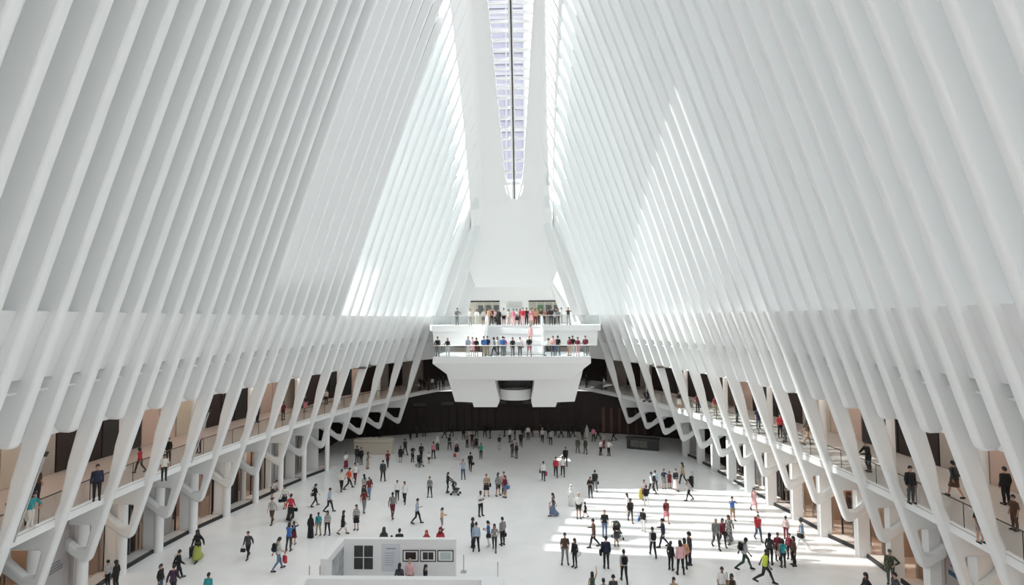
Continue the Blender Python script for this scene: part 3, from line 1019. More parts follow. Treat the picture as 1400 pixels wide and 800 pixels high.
def body_proto(build, pose):
    key = (build, pose)
    if key in SK: return SK[key]
    aL, aR, lL, lR, lean = POSES[pose]
    fem = build == 'f'
    hipz = 0.94
    lean_m = Matrix.Translation((0, 0, hipz)) @ Matrix.Rotation(math.radians(lean), 4, 'X') @ Matrix.Translation((0, 0, -hipz))
    def T(p): return lean_m @ Vector(p)
    bm = bmesh.new()
    seg = []                     # (region, p0, p1, r)
    sh = 0.148 if fem else 0.168
    # torso
    if fem: R = [(.88, .15, .105), (.95, .172, .115), (1.02, .158, .10), (1.12, .122, .088), (1.22, .138, .10), (1.31, .142, .113), (1.365, .135, .093), (1.41, .10, .075), (1.445, .068, .06), (1.475, .052, .052)]
    else: R = [(.88, .145, .10), (.95, .158, .112), (1.02, .150, .108), (1.12, .142, .100), (1.22, .152, .108), (1.31, .162, .114), (1.365, .155, .098), (1.41, .115, .082), (1.445, .075, .068), (1.475, .058, .058)]
    X_, Y_ = Vector((1, 0, 0)), lean_m.to_3x3() @ Vector((0, 1, 0))
    loft(bm, [(T((0, 0.0, z)), X_ * a, Y_ * b) for z, a, b in R])
    seg += [('hips', T((-.05, 0, .93)), T((.05, 0, .93)), .12), ('torso', T((0, 0, 1.06)), T((0, 0, 1.42)), .12),
            ('torso', T((-sh * .8, 0, 1.38)), T((sh * .8, 0, 1.38)), .05)]
    # head and neck
    hc = T((0, -.015, 1.632))
    prim_capsule(bm, T((0, .0, 1.43)), .056, T((0, -.005, 1.56)), .05)
    Z_ = lean_m.to_3x3() @ Vector((0, 0, 1))
    loft(bm, [(hc + Z_ * (.118 * math.sin(t)), X_ * max(1e-3, .074 * math.cos(t)), Y_ * max(1e-3, .094 * math.cos(t))) for t in [-math.pi / 2 + math.pi * k / 10 for k in range(11)]])
    prim_capsule(bm, hc + Y_ * -.045 + Z_ * -.068, .046, hc + Y_ * -.03 + Z_ * -.05, .055)
    prim_capsule(bm, hc + Y_ * -.092 + Z_ * .01, .010, hc + Y_ * -.108 + Z_ * -.025, .015, 8, 2)
    for s in (-1, 1):
        prim_capsule(bm, hc + X_ * s * .076 + Z_ * .012, .015, hc + X_ * s * .076 + Z_ * -.022, .012, 8, 2)
    prim_capsule(bm, hc + Y_ * -.088 + X_ * -.022 + Z_ * -.058, .010, hc + Y_ * -.088 + X_ * .022 + Z_ * -.058, .010, 8, 2)
    seg += [('head', hc - Z_ * .05, hc + Z_ * .05, .08), ('neck', T((0, 0, 1.485)), T((0, 0, 1.56)), .05)]
    # arms, hands
    for s, an in ((1, aL), (-1, aR)):
        e, w = ARMS[an]
        S = T((s * sh, 0, 1.375)); E = T((s * e[0], e[1], e[2])); W = T((s * w[0], w[1], w[2]))
        k = .9 if fem else 1.0
        prim_capsule(bm, S, .054 * k, E, .040 * k)
        prim_capsule(bm, E, .040 * k, W, .027 * k)
        d = (W - E).normalized()
        side = d.cross(Vector((1, 0, 0)))
        if side.length < .2: side = d.cross(Vector((0, 0, 1)))
        side.normalize()
        nrm = d.cross(side).normalized()
        pe = W + d * .075
        for q in (-1, 0, 1):
            prim_capsule(bm, W + side * q * .012, .020, pe + side * q * .024, .017, 8, 2)
        for q, L in zip((-1.5, -.5, .5, 1.5), (.068, .078, .074, .058)):
            f0 = pe + side * q * .0215
            f1 = f0 + d * L * .55 + side * q * .004
            f2 = f1 + (d * .7 + nrm * .7 * s).normalized() * L * .5
            prim_capsule(bm, f0, .0105, f1, .0098, 8, 2); prim_capsule(bm, f1, .0098, f2, .009, 8, 2)
        t0 = W + d * .02 + side * -.022
        prim_capsule(bm, t0, .013, t0 + (d * .6 - side * .8).normalized() * .055, .010, 8, 2)
        seg += [('uarm', S, E, .045), ('farm', E, W, .033), ('hand', W + d * .02, W + d * .14, .03)]
    # legs, feet
    for s, ln in ((1, lL), (-1, lR)):
        kk, an = LEGS[ln]
        H = Vector((s * .088, 0, .92)); K = Vector((s * kk[0], kk[1], kk[2])); A = Vector((s * an[0], an[1], an[2]))
        w_ = 1.0 if not fem else .96
        prim_capsule(bm, H, .092 * w_, K, .058 * w_)
        mid = K + (A - K) * .32 + Vector((0, .018, 0))
        prim_capsule(bm, K, .056 * w_, mid, .055 * w_); prim_capsule(bm, mid, .055 * w_, A, .036 * w_)
        toe_drop = min(0.06, max(0, an[2] - .085))
        heel = Vector((A.x, A.y + .045, max(.042, A.z - .045))); toe = Vector((A.x * 1.12, A.y - .165, max(.034, A.z - .055 - toe_drop)))
        prim_capsule(bm, heel, .042, toe, .034); prim_capsule(bm, A, .038, (heel + toe) / 2 + Vector((0, 0, .01)), .042)
        seg += [('thigh', H, K, .075), ('shin', K, A + Vector((0, 0, .02)), .046), ('footL' if s > 0 else 'footR', heel, toe, .04)]
    me = bpy.data.meshes.new('body_raw'); bm.to_mesh(me); bm.free()
    o = bpy.data.objects.new('body_raw', me); col.objects.link(o)
    md = o.modifiers.new('r', 'REMESH'); md.mode = 'VOXEL'; md.voxel_size = .0095
    ms = o.modifiers.new('s', 'SMOOTH'); ms.iterations = 2; ms.factor = .5
    dc = o.modifiers.new('d', 'DECIMATE'); dc.ratio = .16
    dg = bpy.context.evaluated_depsgraph_get(); dg.update()
    ev = bpy.data.meshes.new_from_object(o.evaluated_get(dg))
    bpy.data.objects.remove(o); bpy.data.meshes.remove(me)
    ev.name = 'body'
    ev.polygons.foreach_set('use_smooth', [True] * len(ev.polygons))
    ev.materials.clear(); ev.materials.append(None)
    regs = []
    for v in ev.vertices:
        best, br = 9, None
        for name, p0, p1, r in seg:
            d = p1 - p0
            t = max(0, min(1, (v.co - p0).dot(d) / d.length_squared))
            q = (v.co - (p0 + d * t)).length - r
            if q < best: best, br = q, name
        regs.append(br)
    inv = lean_m.inverted()
    low = min(v.co.z for v in ev.vertices)
    d = dict(body=ev, regs=regs, T=T, inv=inv, hc=hc, X=X_, Y=Y_, Z=Z_, legs=(LEGS[lL], LEGS[lR]), parts={}, wrist=T((-ARMS[aR][1][0], ARMS[aR][1][1], ARMS[aR][1][2])), fem=fem)
    SK[key] = d
    return d

def shell(d, name, test, off):
    """garment: the body's faces that pass the test, moved outwards"""
    if name in d['parts']: return d['parts'][name]
    src = d['body']
    bm = bmesh.new(); bm.from_mesh(src)
    bm.verts.ensure_lookup_table()
    ok = [test(d['regs'][v.index], d['inv'] @ v.co) for v in bm.verts]
    nrm = [v.normal.copy() for v in bm.verts]
    for v, n in zip(bm.verts, nrm): v.co = v.co + n * off
    kill = [f for f in bm.faces if not all(ok[v.index] for v in f.verts)]
    bmesh.ops.delete(bm, geom=kill, context='FACES')
    me = bpy.data.meshes.new(name); bm.to_mesh(me); bm.free()
    me.polygons.foreach_set('use_smooth', [True] * len(me.polygons))
    me.materials.clear(); me.materials.append(None)
    d['parts'][name] = me
    return me

def skirt_mesh(d, name, z0, z1, flare=1.0):
    if name in d['parts']: return d['parts'][name]
    bm = bmesh.new()
    rings = []
    (k1, a1), (k2, a2) = d['legs']
    n = 8
    for i in range(n + 1):
        z = z0 + (z1 - z0) * i / n
        ys, xs_l = [], []
        for (k, a), s in (((k1, a1), 1), ((k2, a2), -1)):
            if z > k[2]:
                f = (z - k[2]) / (.92 - k[2]); f = min(1, max(0, f)); y = k[1] * (1 - f); x = k[0] + (.088 - k[0]) * f
            else:
                f = max(0, (z - a[2]) / (k[2] - a[2])); y = a[1] + (k[1] - a[1]) * f; x = a[0] + (k[0] - a[0]) * f
            ys.append(y); xs_l.append(s * x)
        cy = (min(ys) + max(ys)) / 2
        ry = (max(ys) - min(ys)) / 2 * .9 + .105
        rx = max(abs(x) for x in xs_l) + .085 + .05 * (i / n) * flare
        if z > .95: rx, ry = min(rx, .178), .125
        rings.append((Vector((0, cy, z)), Vector((rx, 0, 0)), Vector((0, ry + .03 * flare * i / n, 0))))
    loft(bm, rings, 18)
    d['parts'][name] = mesh_from_bm(bm, name)
    return d['parts'][name]

def hair_mesh(d, style):
    name = 'hair_' + style
    if name in d['parts']: return d['parts'][name]
    hc, X_, Y_, Z_ = d['hc'], d['X'], d['Y'], d['Z']
    bm = bmesh.new()
    def cap(r, zlow_front, zlow_back):
        # skull cap: a half ellipsoid whose rim is high at the forehead and low at the nape
        n, m = 18, 7
        rows = []
        for j in range(m + 1):
            row = []
            for k in range(n):
                t = 2 * math.pi * k / n
                dx, dy = math.cos(t), math.sin(t)
                f = (dy + 1) / 2                      # 1 at the back
                low = zlow_front + (zlow_back - zlow_front) * f ** .8
                ang = math.asin(max(-1, min(1, low / (.118 + r))))
                a = math.pi / 2 - (math.pi / 2 - ang) * j / m
                row.append(hc + X_ * (dx * (.074 + r) * math.cos(a)) + Y_ * (dy * (.094 + r) * math.cos(a)) + Z_ * ((.118 + r) * math.sin(a)))
            rows.append([bm.verts.new(p) for p in row])
        for r0, r1 in zip(rows, rows[1:]):
            for k in range(n):
                try: bm.faces.new((r0[k], r0[(k + 1) % n], r1[(k + 1) % n], r1[k]))
                except ValueError: pass
    if style == 'short': cap(.016, .055, -.075)
    elif style == 'bald': cap(.008, .10, -.04)
    elif style == 'curly': cap(.038, .04, -.09)
    elif style == 'long':
        cap(.020, .05, -.09)
        loft(bm, [(hc + Y_ * (.030 + .02 * k) + Z_ * (.03 - .075 * k), X_ * (.086 - .004 * k), Y_ * (.075 - .008 * k)) for k in range(5)], 12)
    elif style == 'tail':
        cap(.018, .05, -.08)
        prim_capsule(bm, hc + Y_ * .11, .03, hc + Y_ * .14 + Z_ * -.16, .018, 8, 2)
    elif style == 'bob':
        cap(.026, .045, -.10)
        loft(bm, [(hc + Y_ * .035 + Z_ * (.0 - .05 * k), X_ * .098, Y_ * .075) for k in range(4)], 12)
    elif style == 'scarf':
        cap(.026, .055, -.10)
        loft(bm, [(hc + Y_ * (.02) + Z_ * (-.03 - .05 * k), X_ * (.09 + .016 * k), Y_ * (.085 + .008 * k)) for k in range(5)], 14)
    elif style == 'cap':
        cap(.022, .04, -.03)
        loft(bm, [(hc + Y_ * -.13 + Z_ * .045, X_ * .07, Y_ * .055), (hc + Y_ * -.13 + Z_ * .056, X_ * .07, Y_ * .055)], 12)
    d['parts'][name] = mesh_from_bm(bm, 'hair')
    return d['parts'][name]

def eyes_mesh(d):
    if 'eyes' in d['parts']: return d['parts']['eyes']
    hc, X_, Y_, Z_ = d['hc'], d['X'], d['Y'], d['Z']
    out = []
    for s in (-1, 1):
        bm = bmesh.new()
        c = hc + X_ * s * .031 + Y_ * -.084 + Z_ * .008
        prim_capsule(bm, c - X_ * .006, .009, c + X_ * .006, .009, 6, 2)
        out.append(mesh_from_bm(bm, 'eye'))
    d['parts']['eyes'] = out
    return out

PAL = {}
NAMED = dict(black=(.012, .012, .014), dark=(.025, .025, .03), charcoal=(.05, .05, .055), grey=(.22, .22, .23), lgrey=(.42, .42, .43), white=(.78, .78, .77),
    offwhite=(.66, .64, .60), navy=(.015, .02, .05), blue=(.05, .16, .45), lblue=(.36, .46, .58), jeans=(.06, .09, .16), denim=(.14, .20, .32), teal=(.03, .30, .32), green=(.02, .28, .14),
    dgreen=(.03, .07, .05), neon=(.62, .75, .08), lime=(.38, .42, .10), red=(.50, .03, .05), orange=(.66, .09, .04), maroon=(.16, .015, .03), pink=(.62, .22, .28), lpink=(.75, .45, .47), peach=(.66, .36, .22),
    tan=(.40, .28, .18), khaki=(.38, .31, .21), brown=(.10, .055, .035), camo=(.11, .12, .08), skin=(.52, .30, .21), skin2=(.30, .16, .10), skin3=(.11, .055, .035), blond=(.35, .22, .10), ginger=(.22, .07, .03), silver=(.5, .5, .5), purple=(.05, .025, .05))
def cmat(c):
    if c in PAL: return PAL[c]
    m = mat('cloth_' + c, NAMED[c], 0.75, noise=0.12, nscale=9)
    if c in ('camo', 'plaid', 'check'):
        pass
    PAL[c] = m
    return m
def pattern_mat(name, c1, c2, kind):
    m = bpy.data.materials.new('cloth_' + name)
    m.use_nodes = True
    nt = m.node_tree
    p = nt.nodes['Principled BSDF']; p.inputs['Roughness'].default_value = .8
    tc = nt.nodes.new('ShaderNodeTexCoord')
    mx = nt.nodes.new('ShaderNodeMix'); mx.data_type = 'RGBA'
    mx.inputs[6].default_value = (*c1, 1); mx.inputs[7].default_value = (*c2, 1)
    if kind == 'stripe':
        w = nt.nodes.new('ShaderNodeTexWave'); w.bands_direction = 'Z'; w.inputs['Scale'].default_value = 4.5
        rp = nt.nodes.new('ShaderNodeMath'); rp.operation = 'GREATER_THAN'; rp.inputs[1].default_value = .5
        nt.links.new(tc.outputs['Object'], w.inputs[0]); nt.links.new(w.outputs['Fac'], rp.inputs[0])
    else:
        w = nt.nodes.new('ShaderNodeTexVoronoi' if kind == 'blot' else 'ShaderNodeTexChecker'); w.inputs['Scale'].default_value = 14
        rp = nt.nodes.new('ShaderNodeMath'); rp.operation = 'GREATER_THAN'; rp.inputs[1].default_value = .45
        nt.links.new(tc.outputs['Object'], w.inputs[0]); nt.links.new(w.outputs[0 if kind == 'blot' else 1], rp.inputs[0])
    nt.links.new(rp.outputs[0], mx.inputs[0]); nt.links.new(mx.outputs[2], p.inputs['Base Color'])
    PAL[name] = m
pattern_mat('bwstripe', (.75, .75, .74), (.012, .012, .014), 'stripe')
pattern_mat('check', (.40, .40, .39), (.03, .03, .03), 'checker')
pattern_mat('plaid', (.30, .03, .04), (.05, .03, .03), 'checker')
pattern_mat('floral', (.62, .30, .32), (.60, .58, .56), 'blot')
pattern_mat('camouflage', (.12, .13, .09), (.045, .05, .035), 'blot')
pattern_mat('print', (.10, .10, .11), (.35, .33, .32), 'blot')

def put(name, me, material, parent):
    o = bpy.data.objects.new(name, me)
    col.objects.link(o)
    o.parent = parent
    if me.materials and me.materials[0] is None or True:
        o.material_slots[0].link = 'OBJECT'
        o.material_slots[0].material = material
    return o

def person(x, y, z, h, rz, build, pose, top, bottom, hair, skin, label, group, hairc='dark'):
    """top: tee/long/tank/jacket + colour; bottom: trousers/shorts/skirt/dress/robe + colour"""
    d = body_proto(build, pose)
    r = empty('person', (x, y, z), math.radians(rz))
    s = h / 1.75
    r.scale = (s, s, s)
    tag(r, label, 'person', group)
    bd_o = put('body', d['body'], cmat(skin), r)
    for e_ in eyes_mesh(d): put('eye', e_, cmat('black'), bd_o)
    put('hair', hair_mesh(d, hair), cmat(hairc), r)
    tk, tc = top.split(':'); bk, bc = bottom.split(':')
    lean_hem = .90
    arm = {'tee': ('uarm',), 'tank': (), 'long': ('uarm', 'farm'), 'jacket': ('uarm', 'farm')}[tk]
    hem = .82 if tk == 'jacket' else .90
    off = .019 if tk == 'jacket' else .012
    put({'tee': 'shirt', 'tank': 'shirt', 'long': 'shirt', 'jacket': 'jacket'}[tk],
        shell(d, tk, lambda g, c: g == 'torso' and c.z < 1.462 or g in arm or (g in ('hips', 'thigh') and c.z > hem), off), cmat(tc), r)
    if bk == 'trousers':
        put('trousers', shell(d, bk, lambda g, c: g in ('hips', 'thigh', 'shin') and c.z < 1.02, .011), cmat(bc), r)
    elif bk == 'leggings':
        put('leggings', shell(d, bk, lambda g, c: g in ('hips', 'thigh', 'shin') and c.z < 1.02, .006), cmat(bc), r)
    elif bk == 'shorts':
        put('shorts', shell(d, bk, lambda g, c: g in ('hips', 'thigh') and .50 < c.z < 1.02, .018), cmat(bc), r)
    elif bk == 'skirt':
        put('skirt', skirt_mesh(d, bk, 1.04, .52, .8), cmat(bc), r)
    elif bk == 'longskirt':
        put('skirt', skirt_mesh(d, bk, 1.04, .16, 1.0), cmat(bc), r)
    elif bk == 'dress':
        put('dress_skirt', skirt_mesh(d, bk, 1.10, .58, .7), cmat(bc), r)
    elif bk == 'robe':
        put('robe_skirt', skirt_mesh(d, bk, 1.25, .05, 1.2), cmat(bc), r)
    for sd_ in ('footL', 'footR'):
        put('shoe', shell(d, 'shoe_' + sd_, lambda g, c: g == sd_, .010), cmat('white' if bc in ('white', 'offwhite') else 'black'), r)
    return r, d, s

# ---- things people carry: each its own top-level object
def rounded_box(w, dpt, h, b=.03):
    bm = bmesh.new()
    bmesh.ops.create_cube(bm, size=1)
    for v in bm.verts: v.co = Vector((v.co.x * w, v.co.y * dpt, v.co.z * h))
    bmesh.ops.bevel(bm, geom=list(bm.edges), offset=b, segments=2, affect='EDGES')
    return bm
BAGS = {}
def strap_mesh(w, h, r=.012):
    bm = bmesh.new()
    pts = [Vector((w * math.cos(t), 0, h * math.sin(t))) for t in [math.pi * k / 8 for k in range(9)]]
    loft(bm, [(q, (q.normalized() if q.length else Vector((1, 0, 0))) * r, Vector((0, r, 0))) for q in pts], 6)
    return bm
def bag_meshes(kind):
    if kind in BAGS: return BAGS[kind]
    if kind == 'backpack':
        b = rounded_box(.30, .17, .44, .05); a = mesh_from_bm(b, 'backpack')
        p = rounded_box(.22, .06, .20, .02)
        for v in p.verts: v.co += Vector((0, .10, -.08))
        m = [('bag_body', a), ('front_pocket', mesh_from_bm(p, 'pocket'))]
        for q in (-1, 1):
            s = bmesh.new()
            loft(s, [(Vector((q * .11, -.10 - .15 * math.sin(t), .18 * math.cos(t))), Vector((.028, 0, 0)), Vector((0, .012 * math.sin(t), -.012 * math.cos(t)))) for t in [math.pi * k / 8 for k in range(9)]], 6)
            m.append(('shoulder_strap', mesh_from_bm(s, 'strap')))
    elif kind == 'handbag':
        m = [('bag_body', mesh_from_bm(rounded_box(.32, .12, .24, .03), 'handbag')), ('bag_handle', None)]
        s = strap_mesh(.10, .16)
        for v in s.verts: v.co.z += .11
        m[1] = ('bag_handle', mesh_from_bm(s, 'handle'))
    elif kind == 'shopper':
        b = rounded_box(.30, .13, .36, .01)
        s = strap_mesh(.08, .16, .008)
        for v in s.verts: v.co.z += .18
        m = [('bag_body', mesh_from_bm(b, 'shopper')), ('bag_handle', mesh_from_bm(s, 'handle'))]
    elif kind == 'shoulder':
        b = rounded_box(.13, .34, .26, .03)
        s = bmesh.new()
        pts = [Vector((-.02, -.02, .12)), Vector((-.03, -.07, .30)), Vector((-.06, -.06, .56)), Vector((-.07, 0, .60)), Vector((-.05, .08, .52)), Vector((-.02, .07, .12))]
        loft(s, [(q, Vector((.013, 0, 0)), Vector((0, .013, .004))) for q in pts], 6)
        m = [('bag_body', mesh_from_bm(b, 'shoulder_bag')), ('bag_strap', mesh_from_bm(s, 'strap'))]
    elif kind == 'suitcase':
        b = rounded_box(.40, .24, .56, .04)
        for v in b.verts: v.co.z += .35
        s = bmesh.new()
        for q in (-1, 1): prim_capsule(s, Vector((q * .12, .08, .60)), .01, Vector((q * .12, .08, 1.0)), .01, 6, 1)
        prim_capsule(s, Vector((-.12, .08, 1.0)), .014, Vector((.12, .08, 1.0)), .014, 6, 1)
        m = [('case_body', mesh_from_bm(b, 'case')), ('pull_handle', mesh_from_bm(s, 'pull'))]
        for q in (-1, 1):
            for y in (-.09, .09):
                w = bmesh.new(); prim_capsule(w, Vector((q * .16 - .015, y, .035)), .035, Vector((q * .16 + .015, y, .035)), .035, 10, 2)
                m.append(('wheel', mesh_from_bm(w, 'wheel')))
    BAGS[kind] = m
    return m
def bag(kind, c, pr, label):
    r, d, s = pr
    rz = r.rotation_euler.z
    if kind == 'backpack': loc = d['T']((0, .235, 1.26))
    elif kind in ('handbag', 'shopper'): loc = d['wrist'] + Vector((0, -.03, -.32 if kind == 'handbag' else -.38))
    elif kind == 'shoulder': loc = Vector((.31, .03, .86))
    else: loc = Vector((-.52, .42, 0))
    w = Matrix.Rotation(rz, 3, 'Z') @ (loc * s) + r.location
    nm = {'backpack': 'backpack', 'handbag': 'handbag', 'shopper': 'shopping_bag', 'shoulder': 'shoulder_bag', 'suitcase': 'suitcase'}[kind]
    o = empty(nm, w, rz)
    if kind == 'suitcase': o.location.z = r.location.z
    o.scale = (s, s, s)
    tag(o, label, {'shopper': 'bag', 'handbag': 'bag', 'shoulder': 'bag'}.get(kind, nm))
    for pn, me in bag_meshes(kind):
        put(pn, me, cmat(c) if pn not in ('wheel', 'pull_handle') else cmat('black'), o)
    return o

STROLL = []
def stroller(x, y, z, rz, c, label):
    if not STROLL:
        for s in (-.24, .24):
            for a_, b_ in (((s, .45, .98), (s, -.30, .12)), ((s, .30, .12), (s, -.05, .55))):
                f = bmesh.new(); prim_capsule(f, Vector(a_), .014, Vector(b_), .014, 6, 1)
                STROLL.append(('frame_tube', mesh_from_bm(f, 'frame_tube'), 'charcoal'))
        f = bmesh.new(); prim_capsule(f, Vector((-.24, .45, .98)), .018, Vector((.24, .45, .98)), .018, 6, 1)
        STROLL.append(('push_handle', mesh_from_bm(f, 'push_handle'), 'charcoal'))
        b = rounded_box(.40, .55, .10, .03)
        for v in b.verts: v.co += Vector((0, -.05, .48))
        bk = rounded_box(.40, .10, .48, .03)
        for v in bk.verts: v.co += Vector((0, .20 + (v.co.z) * .25, .70))
        STROLL.append(('seat', mesh_from_bm(b, 'seat'), None)); STROLL.append(('seat_back', mesh_from_bm(bk, 'seat_back'), None))
        h = bmesh.new()
        loft(h, [(Vector((0, .28 - .32 * math.sin(t), .82 + .26 * math.cos(t) * .9)), Vector((.23, 0, 0)), Vector((0, .05 * math.cos(t) + .02, .05 * math.sin(t) + .02))) for t in [math.pi * .6 * k / 7 - .2 for k in range(8)]], 10)
        STROLL.append(('canopy', mesh_from_bm(h, 'canopy'), None))
        k = rounded_box(.34, .42, .16, .03)
        for v in k.verts: v.co += Vector((0, .02, .24))
        STROLL.append(('basket', mesh_from_bm(k, 'basket'), 'grey'))
        for s in (-.25, .25):
            for yy in (-.32, .32):
                w = bmesh.new(); prim_capsule(w, Vector((s - .015, yy, .10)), .10, Vector((s + .015, yy, .10)), .10, 14, 2)
                for v in w.verts: v.co.x = s + max(-.022, min(.022, v.co.x - s))
                STROLL.append(('wheel', mesh_from_bm(w, 'wheel'), 'black'))
    o = empty('stroller', (x, y, z), math.radians(rz))
    tag(o, label, 'stroller')
    for pn, me, cc in STROLL: put(pn, me, cmat(cc or c), o)
    return o
# ================================================================== objects on the floor
# ---- exhibition booth
booth = empty('exhibition_booth', (-5, 28, 0))
tag(booth, 'white exhibition booth with framed pictures in the lower middle of the floor', 'booth')
def bb(name, m, x0, x1, y0, y1, z0, z1, parent=None):
    m_ = MB(); m_.box(x0 + 5, x1 + 5, y0 - 28, y1 - 28, z0, z1)
    return m_.build(name, m, parent or booth)
M['booth'] = mat('booth_white', (0.80, 0.80, 0.80), 0.5)
M['print_dark'] = mat('photo_print_dark', (0.035, 0.033, 0.035), 0.5, noise=0.9, nscale=5)
M['print_red'] = mat('photo_print_red', (0.022, 0.011, 0.012), 0.5, noise=0.9, nscale=5)
M['print_pale'] = mat('photo_print_pale', (0.50, 0.55, 0.55), 0.5, noise=0.3, nscale=6)
M['text_panel'] = mat('text_panel_grey', (0.62, 0.63, 0.68), 0.5)
M['mural'] = mat('grey_mural_print', (0.40, 0.41, 0.43), 0.6, noise=0.8, nscale=2.2)
bb('back_wall', M['booth'], -8.83, -2.46, 29.75, 30.05, 0, 2.4)
bb('side_wall', M['booth'], -9.22, -8.83, 27.3, 30.05, 0, 2.4)
bb('front_wall', M['booth'], -9.45, -0.6, 25.25, 25.6, 0, 2.4)
bb('front_return_wall', M['booth'], -9.45, -9.05, 22.5, 25.25, 0, 2.4)
bb('corner_post', M['booth'], -0.6, 0.45, 24.2, 25.55, 0, 2.42)
bb('mural_panel', M['mural'], -8.83, -8.80, 27.9, 29.6, 0.25, 2.05)
k = 0
for x in (-8.25, -7.68):
    for z in (1.42, 0.74):
        q = bb('photo_print', M['print_dark'], x, x + 0.5, 29.72, 29.75, z, z + 0.62)
bb('text_panel', M['text_panel'], -6.68, -5.62, 29.735, 29.75, 0.62, 2.14)
rg = random.Random(5)
bb('print_heading', M['print'], -6.42, -5.88, 29.725, 29.735, 1.86, 1.92)
for q in range(6):
    bb('print_line', M['print'], -6.5, -5.85 - rg.uniform(0, .15), 29.728, 29.735, 1.62 - q * .13, 1.65 - q * .13)
for x, mm in ((-5.47, 'print_red'), (-4.48, 'print_dark'), (-3.49, 'print_pale')):
    fr = empty('picture_frame', (x + 0.455, 29.74, 1.18))
    tag(fr, {'print_red': 'black framed dark reddish photograph, first of three on the booth wall', 'print_dark': 'black framed pair of dark photographs in the middle of the booth row', 'print_pale': 'black framed pale grey print nearest the right end of the booth wall'}[mm], 'picture', 'framed pictures on the booth wall')
    m_ = MB()
    for a in ((-.455, .455, 0, .05), (-.455, .455, .59, .64), (-.455, -.405, .05, .59), (.405, .455, .05, .59)):
        m_.box(a[0], a[1], -.03, .0, a[2], a[3])
    m_.build('frame', M['black'], fr)
    m_ = MB(); m_.box(-.405, .405, -.012, -.004, .05, .59); m_.build('mat_board', M['booth'], fr)
    if mm == 'print_dark':
        for s in (-1, 1):
            m_ = MB(); m_.box(*sorted((s * .015, s * .30)), -.018, -.012, .12, .52); m_.build('photograph', M[mm], fr)
    else:
        m_ = MB(); m_.box(-.30, .30, -.018, -.012, .12, .52); m_.build('photograph', M[mm], fr)
# exhibits stand: low white table inside
t = empty('display_table', (-3.6, 26.7, 0))
tag(t, 'small white display table inside the booth before the framed pictures', 'table')
m_ = MB(); m_.box(-.6, .6, -.35, .35, .86, .92); m_.build('tabletop', M['booth'], t)
for sx in (-.52, .52):
    for sy in (-.28, .28):
        m_ = MB(); m_.box(sx - .03, sx + .03, sy - .03, sy + .03, 0, .86); m_.build('leg', M['booth'], t)
M['post_grey'] = mat('post_grey', (0.42, 0.42, 0.42), 0.5)
# ---- posts around the booth
for x, y, lb in ((-2.16, 31.04, 'slim grey post on a square base right of the booth'), (-0.1, 30.2, 'slim grey post beyond the right end of the booth front'),
                 (-10.15, 29.6, 'slim grey post left of the booth side wall'), (-10.75, 29.6, 'short grey post furthest to the left of the booth')):
    o = empty('barrier_post', (x, y, 0)); tag(o, lb, 'post', 'slim posts round the booth')
    m_ = MB(); m_.tube((0, 0, 0.02), (0, 0, 0.98), 0.028, n=10); m_.build('pole', M['post_grey'], o)
    m_ = MB(); m_.box(-.17, .17, -.17, .17, 0, .025); m_.build('base', M['post_grey'], o)
# ---- yellow floor cone
o = empty('wet_floor_sign', (11.06, 43.68, 0)); tag(o, 'yellow folding floor sign standing beside the man in black jacket', 'sign')
M['yellow'] = mat('yellow_plastic', (0.80, 0.78, 0.12), 0.5)
for s in (-1, 1):
    m_ = MB(); m_.hexa([(-.16, s * .22, 0), (.16, s * .22, 0), (.10, s * .02, .72), (-.10, s * .02, .72)], [(-.16, s * .25, 0), (.16, s * .25, 0), (.10, s * .05, .72), (-.10, s * .05, .72)])
    m_.build('panel', M['yellow'], o)
# ---- dark kiosk on the right, pale counter on the left
o = empty('kiosk_counter', (14.9, 59.7, 0), math.radians(-20)); tag(o, 'long black kiosk counter in the shade before the right shops', 'kiosk')
m_ = MB(); m_.box(-1.75, 1.75, -.4, .4, 0, 1.15); m_.build('body', M['black'], o)
m_ = MB(); m_.box(-1.85, 1.85, -.5, .5, 1.15, 1.28); m_.build('top', M['dark_metal'], o)
M['faded'] = mat('faded_poster', (0.12, 0.11, 0.10), 0.6, noise=0.7, nscale=4)
for x in (-1.3, -.35):
    m_ = MB(); m_.box(x, x + .85, -.42, -.4, .25, 1.0); m_.build('poster', M['faded'], o)
o = empty('counter_wall', (-15.2, 57.4, 0)); tag(o, 'pale low curved counter wall in the shade on the left', 'counter')
m_ = MB(); pts = [(-2.2, -.2), (1.6, -.3)] + [(1.6 + .5 * math.sin(a), .2 - .5 * math.cos(a)) for a in [math.pi * k / 8 for k in range(9)]] + [(-2.2, .7)]
m_.prism([(x, y, 0) for x, y in pts], (0, 0, 1.25)); m_.build('body', M['beige'], o)
m_ = MB(); m_.prism([(x * 1.02, y * 1.08, 1.3) for x, y in pts], (0, 0, .35)); m_.build('top_band', M['beige'], o)
# ---- office tower seen through the skylight
o = empty('outside_tower', (-32, 170, -0.3)); tag(o, 'pale lavender glass office tower glimpsed through the skylight', 'building')
M['tower'] = mat('tower_glass', (0.36, 0.365, 0.43), 0.35)
M['tower2'] = mat('tower_band', (0.46, 0.47, 0.49), 0.5)
m_ = MB(); m_.box(-33, 33.5, 0, 40, 0, 330); m_.build('body', M['tower'], o)
for k in range(20, 84):
    m_ = MB(); m_.box(-33.1, 33.6, -.35, 0, k * 3.9, k * 3.9 + 1.0); m_.build('spandrel', M['tower2'], o)
for k in range(12):
    m_ = MB(); m_.box(-32.5 + k * 6, -31.9 + k * 6, -.5, 0, 60, 330); m_.build('mullion', M['tower2'], o)
